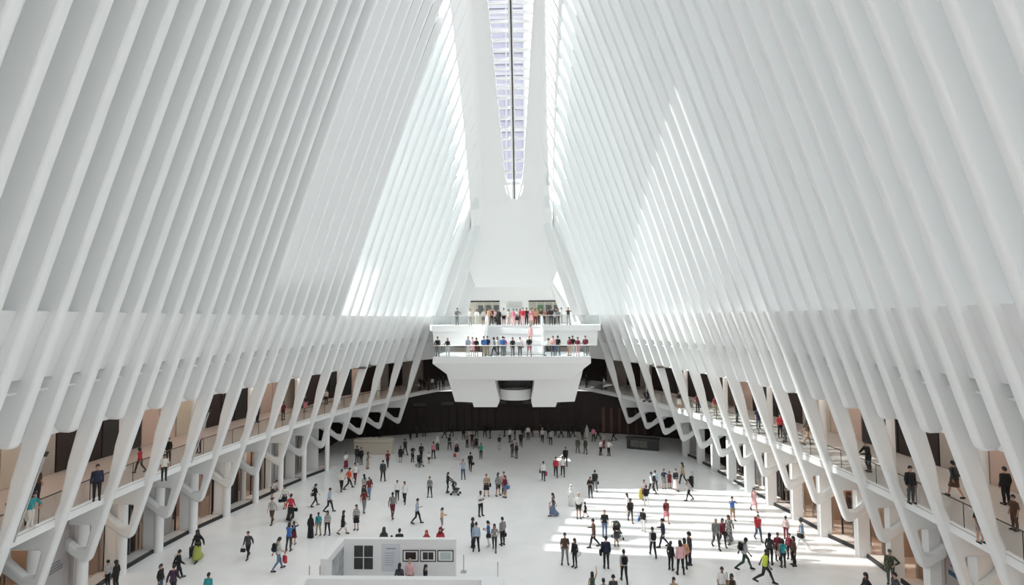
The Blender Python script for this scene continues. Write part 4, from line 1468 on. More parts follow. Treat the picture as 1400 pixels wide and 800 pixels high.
# x, y, z, height, heading, build, pose, top, bottom, hair, hair colour, skin, label, group, bags
PEOPLE = [
    (-16.02, 53.92, 0, 1.76, 180, 'm', 'stand', 'long:dark', 'trousers:black', 'short', 'dark', 'skin', 'man in dark clothes just beside the last white column on the left', None, ()),
    (-15.38, 53.25, 0, 1.76, 40, 'm', 'stand', 'jacket:black', 'trousers:black', 'short', 'dark', 'skin', 'tall man in black next to a woman holding out her arm near the left counter', None, ()),
    (-14.27, 51.84, 0, 1.66, 90, 'f', 'phone', 'tank:black', 'longskirt:tan', 'bob', 'dark', 'skin', 'woman in a black top and dusty skirt reaching out near the left counter', None, ()),
    (-16.44, 51.83, 0, 1.66, 40, 'f', 'stand', 'tee:white', 'longskirt:maroon', 'bob', 'dark', 'skin', 'woman in white top and maroon skirt in the dark opening behind the left column', None, ()),
    (-12.38, 52.36, 0, 1.67, 0, 'f', 'walk', 'tee:maroon', 'leggings:dark', 'long', 'dark', 'skin', 'long haired woman in burgundy top walking in front of the pale counter end', None, ()),
    (-11.63, 47.92, 0, 1.92, 180, 'm', 'wide', 'jacket:charcoal', 'trousers:black', 'short', 'dark', 'skin', 'man in dark grey jacket seen from behind, legs apart, on the left of the hall', None, ()),
    (-11.53, 54.22, 0, 1.66, 0, 'f', 'stand', 'jacket:black', 'dress:black', 'bob', 'dark', 'skin', 'woman in knee length black coat right of the pale counter', None, ()),
    (-11.71, 57.11, 0, 1.76, 220, 'm', 'walk', 'long:black', 'trousers:black', 'short', 'dark', 'skin', 'man in black half hidden behind the woman in the black coat', None, ()),
    (-10.27, 54.22, 0, 1.76, 40, 'm', 'push', 'tee:black', 'trousers:black', 'cap', 'lgrey', 'skin', 'man with a pale cap and dark clothes pushing a buggy in the shade', None, ()),
    (-9.52, 55.06, 0, 1.76, 0, 'm', 'walk', 'long:black', 'trousers:black', 'short', 'dark', 'skin', 'slim man in black walking just right of the buggy pushers', None, ()),
    (-8.47, 53.83, 0, 1.15, 0, 'm', 'stand', 'tee:white', 'shorts:dark', 'short', 'dark', 'skin', 'small child in white top standing before the man in pink', None, ()),
    (-8.33, 55.64, 0, 1.78, 180, 'm', 'wide', 'tee:pink', 'trousers:dark', 'short', 'dark', 'skin', 'man in a pink shirt and dark trousers seen from behind', None, ()),
    (-8.45, 58.84, 0, 1.66, 180, 'f', 'stand', 'long:offwhite', 'longskirt:dgreen', 'scarf', 'offwhite', 'skin', 'woman in off-white top and head cover with dark green skirt', None, ()),
    (-7.12, 59.17, 0, 1.76, 180, 'm', 'wide', 'long:lgrey', 'trousers:black', 'short', 'dark', 'skin', 'man in pale sleeves wearing a dark backpack, at the edge of the shade', None, (('backpack', 'black', 'black backpack on the man in pale sleeves at the edge of the shade'),)),
    (-6.1, 57.75, 0, 1.76, 0, 'm', 'stand', 'tee:lgrey', 'trousers:dark', 'bald', 'lgrey', 'skin', 'white haired man in a grey shirt behind the woman with a red bag', None, ()),
    (-5.77, 55.22, 0, 1.66, 0, 'f', 'walk', 'jacket:black', 'trousers:offwhite', 'bob', 'dark', 'skin', 'woman in black jacket and off-white trousers carrying a red bag', None, (('shopper', 'red', 'red shopping bag carried by the woman in off-white trousers'),)),
    (-5.25, 60.35, 0, 1.76, 40, 'm', 'stand', 'tee:grey', 'trousers:dark', 'short', 'dark', 'skin', 'man in grey shirt beside a dark buggy in the shade', None, ()),
    (-4.69, 60.71, 0, 1.76, 0, 'm', 'push', 'tee:dark', 'trousers:maroon', 'short', 'dark', 'skin', 'person in dark top leaning at a buggy next to the man in grey', None, ()),
    (-3.22, 55.52, 0, 1.66, 0, 'f', 'stand', 'tee:green', 'trousers:black', 'bob', 'dark', 'skin', 'woman in a bright green top and wide black trousers', None, ()),
    (-3.88, 51.05, 0, 1.84, 180, 'm', 'walk', 'tee:black', 'trousers:black', 'short', 'dark', 'skin', 'broad man all in black walking away with a bag in his left hand', None, (('handbag', 'black', 'black bag carried by the broad man all in black'),)),
    (-4.3, 48.52, 0, 1.84, 0, 'm', 'photo', 'tee:lblue', 'trousers:jeans', 'short', 'dark', 'skin', 'man in pale blue shirt and jeans holding a camera to his face', None, ()),
    (-1.45, 59.52, 0, 1.66, 0, 'f', 'stand', 'tee:dark', 'trousers:lgrey', 'tail', 'dark', 'skin', 'woman in dark top and light trousers standing alone at the shade edge', None, ()),
    (-0.35, 62.83, 0, 1.76, 220, 'm', 'stand', 'tee:offwhite', 'trousers:black', 'short', 'dark', 'skin', 'man in white shirt and black trousers at the foot of the brown wall', None, ()),
    (0.1, 56.26, 0, 1.76, 40, 'm', 'stand', 'tee:charcoal', 'trousers:charcoal', 'short', 'dark', 'skin', 'man with folded arms in dark grey, left one of the couple in mid-hall shade', None, ()),
    (0.57, 55.76, 0, 1.66, 320, 'f', 'stand', 'long:black', 'leggings:charcoal', 'long', 'dark', 'skin', 'woman in black, right one of the couple in mid-hall shade', None, ()),
    (1.01, 60.71, 0, 1.76, 0, 'm', 'walk', 'long:black', 'trousers:black', 'short', 'dark', 'skin', 'thin dark figure walking just above the mid-hall couple', None, ()),
    (1.86, 64.15, 0, 1.76, 180, 'm', 'stand', 'tee:offwhite', 'trousers:black', 'short', 'dark', 'skin', 'man in light shirt against the dark wall, right of the walking dark figure', None, ()),
    (3.57, 62.84, 0, 1.76, 0, 'm', 'walk', 'tee:offwhite', 'trousers:black', 'cap', 'offwhite', 'skin', 'man in white top with dark vest near the dark wall', None, ()),
    (4.52, 61.59, 0, 1.76, 180, 'm', 'walk', 'long:lgrey', 'trousers:black', 'short', 'dark', 'skin', 'man in light shirt and black trousers below the one with the white cap', None, ()),
    (7.33, 57.96, 0, 1.76, 0, 'm', 'wide', 'long:camouflage', 'trousers:camouflage', 'cap', 'camo', 'skin', 'left one of two soldiers in camouflage standing at the shade edge', None, ()),
    (8.14, 57.65, 0, 1.76, 320, 'm', 'wide', 'long:camouflage', 'trousers:camouflage', 'cap', 'camo', 'skin', 'right one of two soldiers in camouflage standing at the shade edge', None, ()),
    (9.16, 64.74, 0, 1.66, 0, 'f', 'stand', 'long:offwhite', 'longskirt:offwhite', 'scarf', 'offwhite', 'skin', 'slender figure in long white clothing behind the soldiers', None, ()),
    (9.77, 63.23, 0, 1.76, 180, 'm', 'wide', 'tee:pink', 'trousers:black', 'short', 'dark', 'skin', 'big man in a pink shirt in the shade behind the soldiers', None, ()),
    (10.52, 60.06, 0, 1.76, 40, 'm', 'stand', 'tee:bwstripe', 'trousers:maroon', 'short', 'dark', 'skin', 'man with a striped top behind two white shirted staff', None, ()),
    (9.72, 57.05, 0, 1.76, 40, 'm', 'phone', 'tee:white', 'trousers:black', 'short', 'dark', 'skin', 'left one of two staff in white shirts and black trousers', None, ()),
    (10.56, 56.76, 0, 1.76, 320, 'm', 'hip', 'tee:white', 'trousers:black', 'short', 'dark', 'skin', 'right one of two staff in white shirts and black trousers', None, ()),
    (5.59, 53.12, 0, 1.87, 0, 'm', 'walk', 'jacket:black', 'trousers:black', 'short', 'dark', 'skin', 'man in a long black jacket behind the couple in red and white', None, ()),
    (4.38, 49.36, 0, 1.87, 0, 'm', 'walk', 'long:red', 'trousers:black', 'short', 'dark', 'skin', 'man in a red shirt walking beside a woman in white', None, ()),
    (5.05, 49.6, 0, 1.9, 0, 'f', 'walk', 'tee:white', 'trousers:black', 'long', 'dark', 'skin', 'woman in white top and black trousers beside the man in red', None, ()),
    (3.17, 48.15, 0, 1.76, 180, 'm', 'walk', 'long:white', 'trousers:navy', 'short', 'dark', 'skin', 'man in white shirt walking away with a black shoulder bag and a red bag', None, (('shoulder', 'black', 'black shoulder bag on the man who also carries a red bag'), ('shopper', 'red', 'red bag in the hand of the man in white shirt'))),
    (7.51, 45.28, 0, 1.8, 180, 'm', 'walk', 'jacket:black', 'trousers:grey', 'short', 'dark', 'skin', 'man in black jacket and grey trousers carrying a black case', None, (('handbag', 'black', 'black case carried by the man in grey trousers'),)),
    (6.9, 43.73, 0, 1.71, 0, 'm', 'cross', 'jacket:black', 'trousers:dark', 'short', 'dark', 'skin', 'man in black jacket with crossed arms in front of the one with the case', None, (('backpack', 'black', 'dark backpack on the man with crossed arms'),)),
    (5.14, 41.79, 0, 1.71, 0, 'f', 'stand', 'long:white', 'robe:white', 'scarf', 'white', 'skin', 'figure all in white robe and white head cover in the sunlight', None, ()),
    (5.48, 39.24, 0, 1.92, 0, 'm', 'stand', 'tee:white', 'shorts:black', 'bald', 'white', 'skin', 'white haired man in white shirt and long black shorts in the sunlight', None, ()),
    (6.0, 39.46, 0, 1.12, 270, 'f', 'walk', 'tee:black', 'dress:black', 'curly', 'dark', 'skin', 'small child in black beside the white haired man', None, ()),
    (3.63, 39.72, 0, 1.71, 270, 'f', 'walk', 'tank:dark', 'longskirt:denim', 'long', 'dark', 'skin', 'woman in dark top and long grey-blue skirt with a pink bag', None, (('shopper', 'lpink', 'pink bag hanging beside the woman in the grey-blue skirt'),)),
    (9.19, 39.85, 0, 1.66, 270, 'f', 'stand', 'long:white', 'trousers:offwhite', 'long', 'dark', 'skin', 'long haired woman in white, behind the one in a black and yellow jacket', None, ()),
    (9.19, 38.66, 0, 1.71, 0, 'f', 'walk', 'jacket:black', 'leggings:charcoal', 'bob', 'dark', 'skin', 'woman in black jacket over a yellow top with white bag in the sunlight', None, ()),
    (5.95, 34.4, 0, 1.84, 270, 'm', 'walkphone', 'long:brown', 'trousers:black', 'short', 'dark', 'skin', 'man in dark brown top walking left over the sun stripes', None, ()),
    (6.91, 36.04, 0, 1.81, 0, 'm', 'stand', 'tee:black', 'trousers:denim', 'bald', 'dark', 'skin', 'bald man in black t-shirt and blue jeans beside a dark pushchair', None, ()),
    (7.46, 34.64, 0, 1.62, 0, 'f', 'phone', 'long:black', 'dress:charcoal', 'long', 'dark', 'skin', 'long haired woman in black dress right of the dark pushchair', None, ()),
    (6.31, 31.6, 0, 1.88, 180, 'm', 'stand', 'jacket:navy', 'trousers:black', 'short', 'dark', 'skin', 'man in a navy suit seen from behind below the sun stripes', None, (('shoulder', 'black', 'black shoulder bag on the man in the navy suit'),)),
    (3.89, 32.08, 0, 1.87, 0, 'm', 'wide', 'tee:brown', 'trousers:grey', 'short', 'dark', 'skin', 'man in dark brown t-shirt and grey trousers standing with legs apart', None, ()),
    (4.45, 31.71, 0, 1.69, 320, 'f', 'stand', 'long:black', 'leggings:black', 'bob', 'dark', 'skin', 'woman in black with a white cardigan over her arm, beside the man in brown', None, (('shoulder', 'white', 'white bag and cardigan at the side of the woman in black'),)),
    (7.06, 29.95, 0, 1.79, 180, 'm', 'walk', 'tee:lgrey', 'trousers:black', 'short', 'dark', 'skin', 'man in light grey shirt with a big black backpack walking away', None, (('backpack', 'black', 'big black backpack on the man in light grey shirt'),)),
    (4.99, 27.79, 0, 1.6, 180, 'f', 'up', 'tank:dgreen', 'longskirt:dgreen', 'bob', 'dark', 'skin', 'woman raising one arm high at the bottom edge of the picture', None, ()),
    (5.45, 26.93, 0, 1.7, 180, 'm', 'stand', 'tee:lgrey', 'trousers:dark', 'short', 'dark', 'skin2', 'dark haired man in light shirt at the bottom edge, right of the raised arm', None, ()),
    (6.01, 27.33, 0, 1.68, 0, 'm', 'stand', 'tee:charcoal', 'trousers:dark', 'curly', 'dark', 'skin', 'curly haired person in dark grey at the bottom edge below the backpacker', None, ()),
    (12.24, 44.67, 0, 1.83, 220, 'm', 'walk', 'long:white', 'trousers:black', 'short', 'dark', 'skin', 'man in white shirt with black backpack walking beside a man in grey-blue', None, (('backpack', 'black', 'black backpack on the walking man in white shirt'),)),
    (12.73, 45.51, 0, 1.74, 180, 'm', 'wide', 'long:lblue', 'trousers:charcoal', 'short', 'dark', 'skin', 'man in grey-blue shirt and wide dark trousers seen from behind', None, ()),
    (11.24, 43.17, 0, 1.65, 0, 'f', 'stand', 'tee:floral', 'skirt:maroon', 'long', 'dark', 'skin', 'long haired woman in flowered top beside the man in black jacket', None, ()),
    (11.11, 41.85, 0, 1.6, 180, 'm', 'walk', 'jacket:black', 'trousers:white', 'short', 'dark', 'skin', 'man in black jacket and white trousers right of the yellow cone', None, ()),
    (13.61, 46.0, 0, 1.73, 0, 'f', 'hip', 'tee:navy', 'skirt:grey', 'long', 'dark', 'skin', 'woman in navy top and grey skirt in a family by the right shops', None, ()),
    (14.15, 46.22, 0, 1.45, 0, 'f', 'stand', 'tee:maroon', 'dress:maroon', 'long', 'dark', 'skin', 'girl in a maroon dress between two women by the right shops', None, ()),
    (14.52, 45.62, 0, 1.87, 0, 'f', 'walk', 'long:black', 'longskirt:floral', 'tail', 'dark', 'skin', 'woman in black top and light patterned skirt, last of the family of three', None, ()),
    (15.66, 47.3, 0, 1.92, 220, 'f', 'walk', 'jacket:tan', 'trousers:black', 'long', 'dark', 'skin', 'long haired woman in tan jacket pulling a black suitcase', None, (('suitcase', 'black', 'black suitcase pulled by the woman in the tan jacket'),)),
    (14.88, 43.12, 0, 1.73, 270, 'm', 'walk', 'tee:lgrey', 'trousers:black', 'short', 'dark', 'skin', 'man in grey t-shirt with black backpack looking down, near the right shops', None, (('backpack', 'black', 'black backpack on the man in grey t-shirt near the right shops'),)),
    (11.79, 38.62, 0, 1.68, 0, 'f', 'walk', 'jacket:plaid', 'skirt:pink', 'long', 'dark', 'skin', 'long haired woman in dark plaid jacket and pink skirt in the sun stripes', None, ()),
    (9.72, 36.92, 0, 1.6, 140, 'm', 'stand', 'tee:black', 'trousers:white', 'short', 'dark', 'skin', 'man in black top and white trousers with a blue bag in the sun stripes', None, (('shoulder', 'blue', 'blue bag on the man in white trousers'),)),
    (9.47, 33.16, 0, 1.79, 180, 'm', 'walk', 'long:white', 'trousers:black', 'short', 'dark', 'skin', 'man with a black backpack over white sleeves walking away from the viewer', None, (('backpack', 'black', 'black backpack over white sleeves in mid sunlight'),)),
    (10.47, 34.51, 0, 1.82, 270, 'm', 'walkphone', 'jacket:navy', 'trousers:navy', 'short', 'dark', 'skin', 'man in dark navy walking left with a phone in his hand', None, ()),
    (10.1, 31.43, 0, 1.67, 140, 'f', 'stand', 'long:black', 'trousers:black', 'long', 'dark', 'skin', 'woman all in black, first of a group of four below the sun stripes', None, ()),
    (10.51, 30.92, 0, 1.92, 180, 'f', 'wide', 'jacket:lpink', 'leggings:black', 'bob', 'dark', 'skin', 'woman in pale pink jacket and black leggings seen from behind', None, ()),
    (10.96, 31.58, 0, 1.78, 180, 'f', 'stand', 'jacket:peach', 'leggings:black', 'bob', 'dark', 'skin', 'woman in peach jacket hidden behind the one in pale pink', None, ()),
    (11.42, 32.13, 0, 1.92, 270, 'm', 'stand', 'jacket:charcoal', 'trousers:navy', 'curly', 'dark', 'skin', 'tall curly haired man in dark grey with a black bag', None, (('handbag', 'black', 'black bag hanging from the tall curly haired man'),)),
    (9.03, 27.05, 0, 1.73, 0, 'f', 'stand', 'tee:tan', 'trousers:dark', 'long', 'dark', 'skin', 'long haired woman at the bottom edge below the group of four', None, ()),
    (13.83, 34.39, 0, 1.92, 0, 'm', 'walk', 'jacket:grey', 'trousers:charcoal', 'bald', 'lgrey', 'skin', 'man in a grey suit and light shirt walking in a row of three', None, ()),
    (14.4, 34.78, 0, 1.76, 0, 'f', 'walk', 'long:maroon', 'trousers:black', 'bob', 'dark', 'skin', 'woman in dark red and black between the grey suit and the patterned coat', None, ()),
    (15.0, 35.22, 0, 1.81, 320, 'f', 'walk', 'jacket:check', 'longskirt:check', 'bob', 'dark', 'skin', 'woman in a long black and white checked coat with a dark bag', None, (('handbag', 'black', 'dark handbag of the woman in the checked coat'),)),
    (16.71, 38.95, 0, 1.74, 0, 'm', 'photo', 'tee:blue', 'shorts:khaki', 'short', 'dark', 'skin', 'man in bright blue shirt and khaki shorts in the sun stripes', None, ()),
    (19.11, 40.84, 0, 1.8, 0, 'f', 'walk', 'tank:lpink', 'skirt:lpink', 'tail', 'dark', 'skin', 'slim woman in a pale pink dress near the right shop doors', None, ()),
    (17.08, 35.59, 0, 1.73, 0, 'm', 'walk', 'long:red', 'trousers:jeans', 'bald', 'dark', 'skin', 'man in a red jacket and blue jeans walking to the viewer', None, (('backpack', 'maroon', 'dark red backpack on the man in the red jacket'),)),
    (19.04, 35.84, 0, 1.52, 140, 'f', 'stand', 'tee:floral', 'trousers:maroon', 'tail', 'dark', 'skin', 'woman in flowered top and dark red trousers near the right columns', None, ()),
    (19.3, 34.3, 0, 1.91, 220, 'm', 'walk', 'tee:lblue', 'trousers:white', 'short', 'dark', 'skin', 'man in pale blue shirt and white trousers with a black bag', None, (('shoulder', 'black', 'black shoulder bag on the man in white trousers by the right columns'),)),
    (14.41, 31.45, 0, 1.9, 90, 'm', 'stride', 'tee:lgrey', 'trousers:dgreen', 'short', 'dark', 'skin3', 'man in grey t-shirt striding right with a black backpack', None, (('backpack', 'black', 'black backpack on the striding man in dark green trousers'),)),
    (14.91, 29.94, 0, 1.92, 70, 'm', 'stride', 'tee:neon', 'trousers:dark', 'short', 'dark', 'skin3', 'worker in a neon yellow vest striding across the floor', None, ()),
    (16.28, 32.24, 0, 1.84, 140, 'f', 'stand', 'long:charcoal', 'trousers:black', 'long', 'dark', 'skin', 'long haired woman in dark grey top left of a chatting group', None, ()),
    (16.99, 32.72, 0, 1.69, 0, 'm', 'stand', 'tee:maroon', 'trousers:black', 'short', 'dark', 'skin2', 'man in dark maroon t-shirt in the chatting group on the right', None, ()),
    (16.86, 31.84, 0, 1.66, 180, 'f', 'stand', 'tee:teal', 'trousers:dark', 'bob', 'dark', 'skin', 'woman in teal top with a light patterned bag seen from behind', None, (('shoulder', 'floral', 'light patterned bag of the woman in teal'),)),
    (17.8, 32.92, 0, 1.57, 320, 'f', 'stand', 'long:maroon', 'trousers:black', 'tail', 'dark', 'skin', 'woman in maroon behind the chatting group on the right', None, ()),
    (17.63, 32.08, 0, 1.72, 270, 'f', 'stand', 'long:brown', 'trousers:black', 'bob', 'dark', 'skin', 'woman in reddish brown jacket at the right end of the chatting group', None, ()),
    (11.83, 28.04, 0, 1.8, 0, 'm', 'stand', 'tee:white', 'trousers:khaki', 'short', 'dark', 'skin2', 'man in white t-shirt with a black strap across his chest at the bottom edge', None, (('shoulder', 'black', 'black bag on a strap of the man in white t-shirt at the bottom'),)),
    (12.08, 27.39, 0, 1.75, 0, 'f', 'stand', 'tank:dark', 'trousers:maroon', 'bob', 'dark', 'skin2', 'woman in sleeveless dark top beside the man with the black strap', None, ()),
    (18.97, 27.46, 0, 1.82, 270, 'f', 'walk', 'jacket:black', 'trousers:black', 'bob', 'dark', 'skin', 'woman in dark clothes at the bottom right corner of the floor', None, ()),
    (21.86, 29.96, 0, 1.91, 320, 'm', 'hip', 'long:camouflage', 'trousers:camouflage', 'cap', 'camo', 'skin', 'soldier in camouflage standing guard by the right shop doors', None, ()),
    (20.27, 27.29, 0, 1.92, 270, 'm', 'stand', 'jacket:charcoal', 'trousers:dark', 'short', 'dark', 'skin', 'dark figure at the foot of the right leg below the soldier', None, ()),
    (-19.64, 43.22, 0, 1.66, 90, 'f', 'bend', 'tee:offwhite', 'skirt:dark', 'long', 'dark', 'skin', 'black haired woman bending down beside the left shop sill', None, ()),
    (-17.07, 38.03, 0, 1.89, 0, 'm', 'walk', 'tee:lgrey', 'trousers:brown', 'short', 'dark', 'skin', 'man in grey shirt and brown trousers near the left shops', None, ()),
    (-17.66, 41.24, 0, 1.77, 0, 'f', 'walk', 'tee:offwhite', 'skirt:black', 'bob', 'dark', 'skin', 'woman in off-white top and black skirt carrying a dark bag', None, (('handbag', 'black', 'dark handbag of the woman in off-white top'),)),
    (-16.0, 38.66, 0, 1.92, 180, 'f', 'walk', 'long:red', 'longskirt:black', 'tail', 'dark', 'skin', 'woman in red top and long black skirt with a large bag', None, (('handbag', 'black', 'large black bag carried by the woman in red top'),)),
    (-15.33, 41.5, 0, 1.78, 140, 'f', 'walk', 'tee:black', 'leggings:black', 'tail', 'dark', 'skin', 'woman all in black with black bag walking alone on the left', None, (('shoulder', 'black', 'black bag of the woman walking alone on the left'),)),
    (-13.74, 40.35, 0, 1.84, 90, 'm', 'walk', 'tee:lblue', 'trousers:black', 'short', 'dark', 'skin', 'man in pale blue-grey shirt and black trousers walking right', None, ()),
    (-14.49, 45.08, 0, 1.88, 180, 'm', 'walk', 'tee:offwhite', 'trousers:black', 'short', 'dark', 'skin', 'man in off-white shirt walking beside the man in orange', None, ()),
    (-14.05, 45.64, 0, 1.87, 140, 'm', 'stride', 'tee:orange', 'trousers:black', 'short', 'dark', 'skin', 'man in bright orange-red shirt walking away', None, ()),
    (-14.0, 47.27, 0, 1.87, 0, 'f', 'walk', 'tee:white', 'leggings:maroon', 'long', 'dark', 'skin', 'woman in white top and maroon leggings beyond the orange shirt', None, ()),
    (-12.05, 43.73, 0, 1.88, 220, 'f', 'walk', 'tee:bwstripe', 'trousers:dark', 'long', 'dark', 'skin', 'woman in striped top side by side with a backpacker', None, ()),
    (-11.51, 43.36, 0, 1.77, 0, 'm', 'walk', 'tee:plaid', 'trousers:denim', 'short', 'dark', 'skin', 'man in plaid shirt with a large black backpack on the left of the hall', None, (('backpack', 'black', 'large black backpack on the man in plaid shirt'),)),
    (-11.0, 40.3, 0, 1.81, 180, 'f', 'walk', 'tee:plaid', 'trousers:grey', 'bob', 'dark', 'skin', 'woman in red plaid top and grey trousers below the backpacker', None, ()),
    (-9.08, 42.97, 0, 1.63, 0, 'm', 'stand', 'long:white', 'trousers:black', 'short', 'dark', 'skin', 'man in white shirt beside a woman in white cardigan', None, ()),
    (-8.31, 42.31, 0, 1.75, 0, 'f', 'walk', 'jacket:white', 'trousers:black', 'long', 'dark', 'skin', 'long haired woman in white cardigan and black trousers', None, ()),
    (-8.49, 39.16, 0, 1.89, 180, 'm', 'walk', 'tee:check', 'shorts:maroon', 'short', 'dark', 'skin3', 'man in dark checked shirt and maroon shorts', None, ()),
    (-6.51, 43.69, 0, 1.72, 0, 'f', 'wide', 'tee:grey', 'leggings:black', 'tail', 'dark', 'skin', 'woman in grey top and black leggings alone in mid-floor', None, ()),
    (-6.43, 38.15, 0, 1.81, 90, 'm', 'walkphone', 'tee:lblue', 'trousers:black', 'short', 'dark', 'skin', 'man in pale blue shirt walking right with a tablet', None, ()),
    (-4.42, 37.0, 0, 1.57, 90, 'f', 'phone', 'tee:peach', 'shorts:grey', 'tail', 'dark', 'skin', 'woman in peach top and grey shorts looking at a phone', None, ()),
    (-10.51, 37.0, 0, 1.76, 0, 'f', 'stand', 'tee:bwstripe', 'skirt:black', 'long', 'dark', 'skin', 'girl in black and white top and short black skirt', None, ()),
    (-13.21, 35.62, 0, 1.59, 180, 'f', 'stand', 'long:black', 'robe:black', 'scarf', 'black', 'skin', 'woman in a long black robe and scarf', None, ()),
    (-12.86, 36.09, 0, 1.55, 0, 'm', 'wide', 'tee:teal', 'trousers:khaki', 'short', 'dark', 'skin3', 'boy in a teal t-shirt beside the black robe', None, ()),
    (-12.24, 36.11, 0, 1.66, 0, 'f', 'wide', 'tee:bwstripe', 'trousers:black', 'bob', 'dark', 'skin', 'person in a black and white striped top near the white booth', None, ()),
    (-11.21, 36.25, 0, 1.62, 90, 'f', 'walk', 'long:black', 'dress:black', 'bob', 'dark', 'skin', 'woman in black dress with a white bag near the white booth', None, (('handbag', 'white', 'white bag of the woman in the black dress'),)),
    (-13.78, 33.62, 0, 1.8, 180, 'f', 'photo', 'tee:blue', 'leggings:charcoal', 'bob', 'dark', 'skin', 'woman in bright blue jacket taking a picture on the left', None, ()),
    (-13.91, 34.59, 0, 1.5, 180, 'f', 'photo', 'tee:black', 'skirt:maroon', 'bob', 'dark', 'skin', 'woman in black hidden behind the bright blue jacket', None, ()),
    (-13.26, 31.07, 0, 1.92, 140, 'f', 'walk', 'tee:offwhite', 'trousers:denim', 'tail', 'dark', 'skin', 'woman in white top and jeans with a black backpack and red bag', None, (('backpack', 'black', 'black backpack on the woman in jeans on the left'), ('shopper', 'red', 'red patterned bag of the woman in jeans'))),
    (-18.85, 32.2, 0, 1.92, 0, 'f', 'walk', 'jacket:black', 'longskirt:lime', 'scarf', 'dark', 'skin3', 'woman in a yellow-green skirt with dark scarf and jacket', None, (('suitcase', 'dark', 'dark suitcase beside the woman in the yellow-green skirt'),)),
    (-15.91, 32.63, 0, 1.66, 0, 'm', 'walk', 'jacket:charcoal', 'trousers:black', 'short', 'dark', 'skin', 'man in dark jacket carrying bags in both hands on the left', None, (('handbag', 'black', 'dark bag of the man in the dark jacket on the left'),)),
    (-18.51, 29.88, 0, 1.68, 140, 'm', 'walk', 'jacket:black', 'trousers:black', 'short', 'dark', 'skin', 'man in black with a shoulder bag near the left shops', None, (('shoulder', 'black', 'black shoulder bag of the man near the left shops'),)),
    (-18.41, 28.31, 0, 1.63, 90, 'f', 'stand', 'jacket:black', 'trousers:jeans', 'tail', 'dark', 'skin', 'woman in black with tied hair at the bottom left', None, ()),
    (-17.47, 27.96, 0, 1.76, 180, 'm', 'walk', 'jacket:purple', 'trousers:black', 'short', 'dark', 'skin', 'broad man in dark purple at the bottom left', None, ()),
    (-15.18, 27.36, 0, 1.64, 180, 'm', 'stand', 'tee:teal', 'trousers:dark', 'short', 'dark', 'skin2', 'boy in dark teal top at the bottom edge on the left', None, ()),
    (-21.92, 29.02, 0, 1.5, 270, 'm', 'stand', 'tee:lgrey', 'trousers:black', 'short', 'dark', 'skin', 'man in light shirt looking into the left shop window', None, ()),
    (-21.16, 28.65, 0, 1.66, 270, 'f', 'stand', 'jacket:black', 'trousers:black', 'bob', 'dark', 'skin', 'person in black beside the man looking into the left shop window', None, ()),
    (-1.97, 34.35, 0, 1.9, 90, 'm', 'stand', 'tee:charcoal', 'trousers:black', 'short', 'dark', 'skin3', 'man in dark grey polo standing behind the pale blue shirt', None, ()),
    (-1.67, 33.72, 0, 1.84, 180, 'm', 'wide', 'long:lblue', 'trousers:black', 'short', 'dark', 'skin', 'man in pale blue shirt and black trousers seen from behind in the middle', None, ()),
    (-0.92, 34.37, 0, 1.69, 270, 'f', 'phone', 'tee:blue', 'trousers:offwhite', 'tail', 'dark', 'skin', 'woman in blue top and off-white trousers holding a phone', None, (('shoulder', 'black', 'black bag of the woman in blue top'),)),
    (-0.5, 33.87, 0, 1.7, 0, 'f', 'walk', 'tee:print', 'leggings:black', 'bob', 'dark', 'skin', 'woman in patterned top and black leggings between two others', None, ()),
    (-0.02, 34.65, 0, 1.82, 220, 'm', 'stand', 'tee:grey', 'trousers:black', 'short', 'dark', 'skin', 'man in grey shirt with a black bag in the middle group', None, (('handbag', 'black', 'black bag in the hand of the man in grey shirt'),)),
    (-5.19, 44.88, 0, 1.73, 90, 'f', 'push', 'jacket:black', 'leggings:black', 'long', 'dark', 'skin', 'long haired woman in black pushing a stroller', None, ()),
    (-1.78, 44.0, 0, 1.85, 0, 'f', 'wide', 'tee:tan', 'skirt:black', 'tail', 'ginger', 'skin', 'woman in tan top and short black skirt with black bag', None, (('shoulder', 'black', 'black bag of the woman in the tan top'),)),
    (-0.8, 44.1, 0, 1.92, 40, 'f', 'wide', 'jacket:print', 'shorts:dark', 'bob', 'dark', 'skin', 'woman in dark patterned top and shorts next to a couple', None, ()),
    (-0.33, 44.65, 0, 1.85, 0, 'm', 'stand', 'tee:lpink', 'trousers:black', 'short', 'dark', 'skin', 'tall man in pink behind the woman in denim shorts', None, ()),
    (-0.2, 43.66, 0, 1.83, 320, 'f', 'stand', 'tee:maroon', 'shorts:denim', 'long', 'dark', 'skin', 'woman in maroon top and denim shorts with a blue bag', None, (('shoulder', 'blue', 'blue bag of the woman in denim shorts'),)),
    (-1.9, 39.59, 0, 1.9, 40, 'm', 'cross', 'tee:white', 'trousers:black', 'short', 'dark', 'skin3', 'man in white t-shirt and black trousers standing alone mid-floor', None, ()),
    (-7.35, 32.64, 0, 1.92, 180, 'f', 'stand', 'jacket:charcoal', 'trousers:dark', 'scarf', 'charcoal', 'skin', 'woman in grey head scarf behind the white booth wall', None, ()),
    (-6.77, 32.26, 0, 1.58, 180, 'f', 'stand', 'tee:dark', 'trousers:dark', 'short', 'dark', 'skin', 'top of a dark head just above the booth wall', None, ()),
    (-6.38, 32.7, 0, 1.82, 180, 'm', 'stand', 'tee:dark', 'trousers:dark', 'short', 'dark', 'skin', 'dark haired person behind the booth wall right of the grey scarf', None, ()),
    (-4.64, 32.48, 0, 1.82, 0, 'f', 'stand', 'tee:red', 'trousers:dark', 'scarf', 'red', 'skin', 'person with a red head scarf behind the booth wall', None, ()),
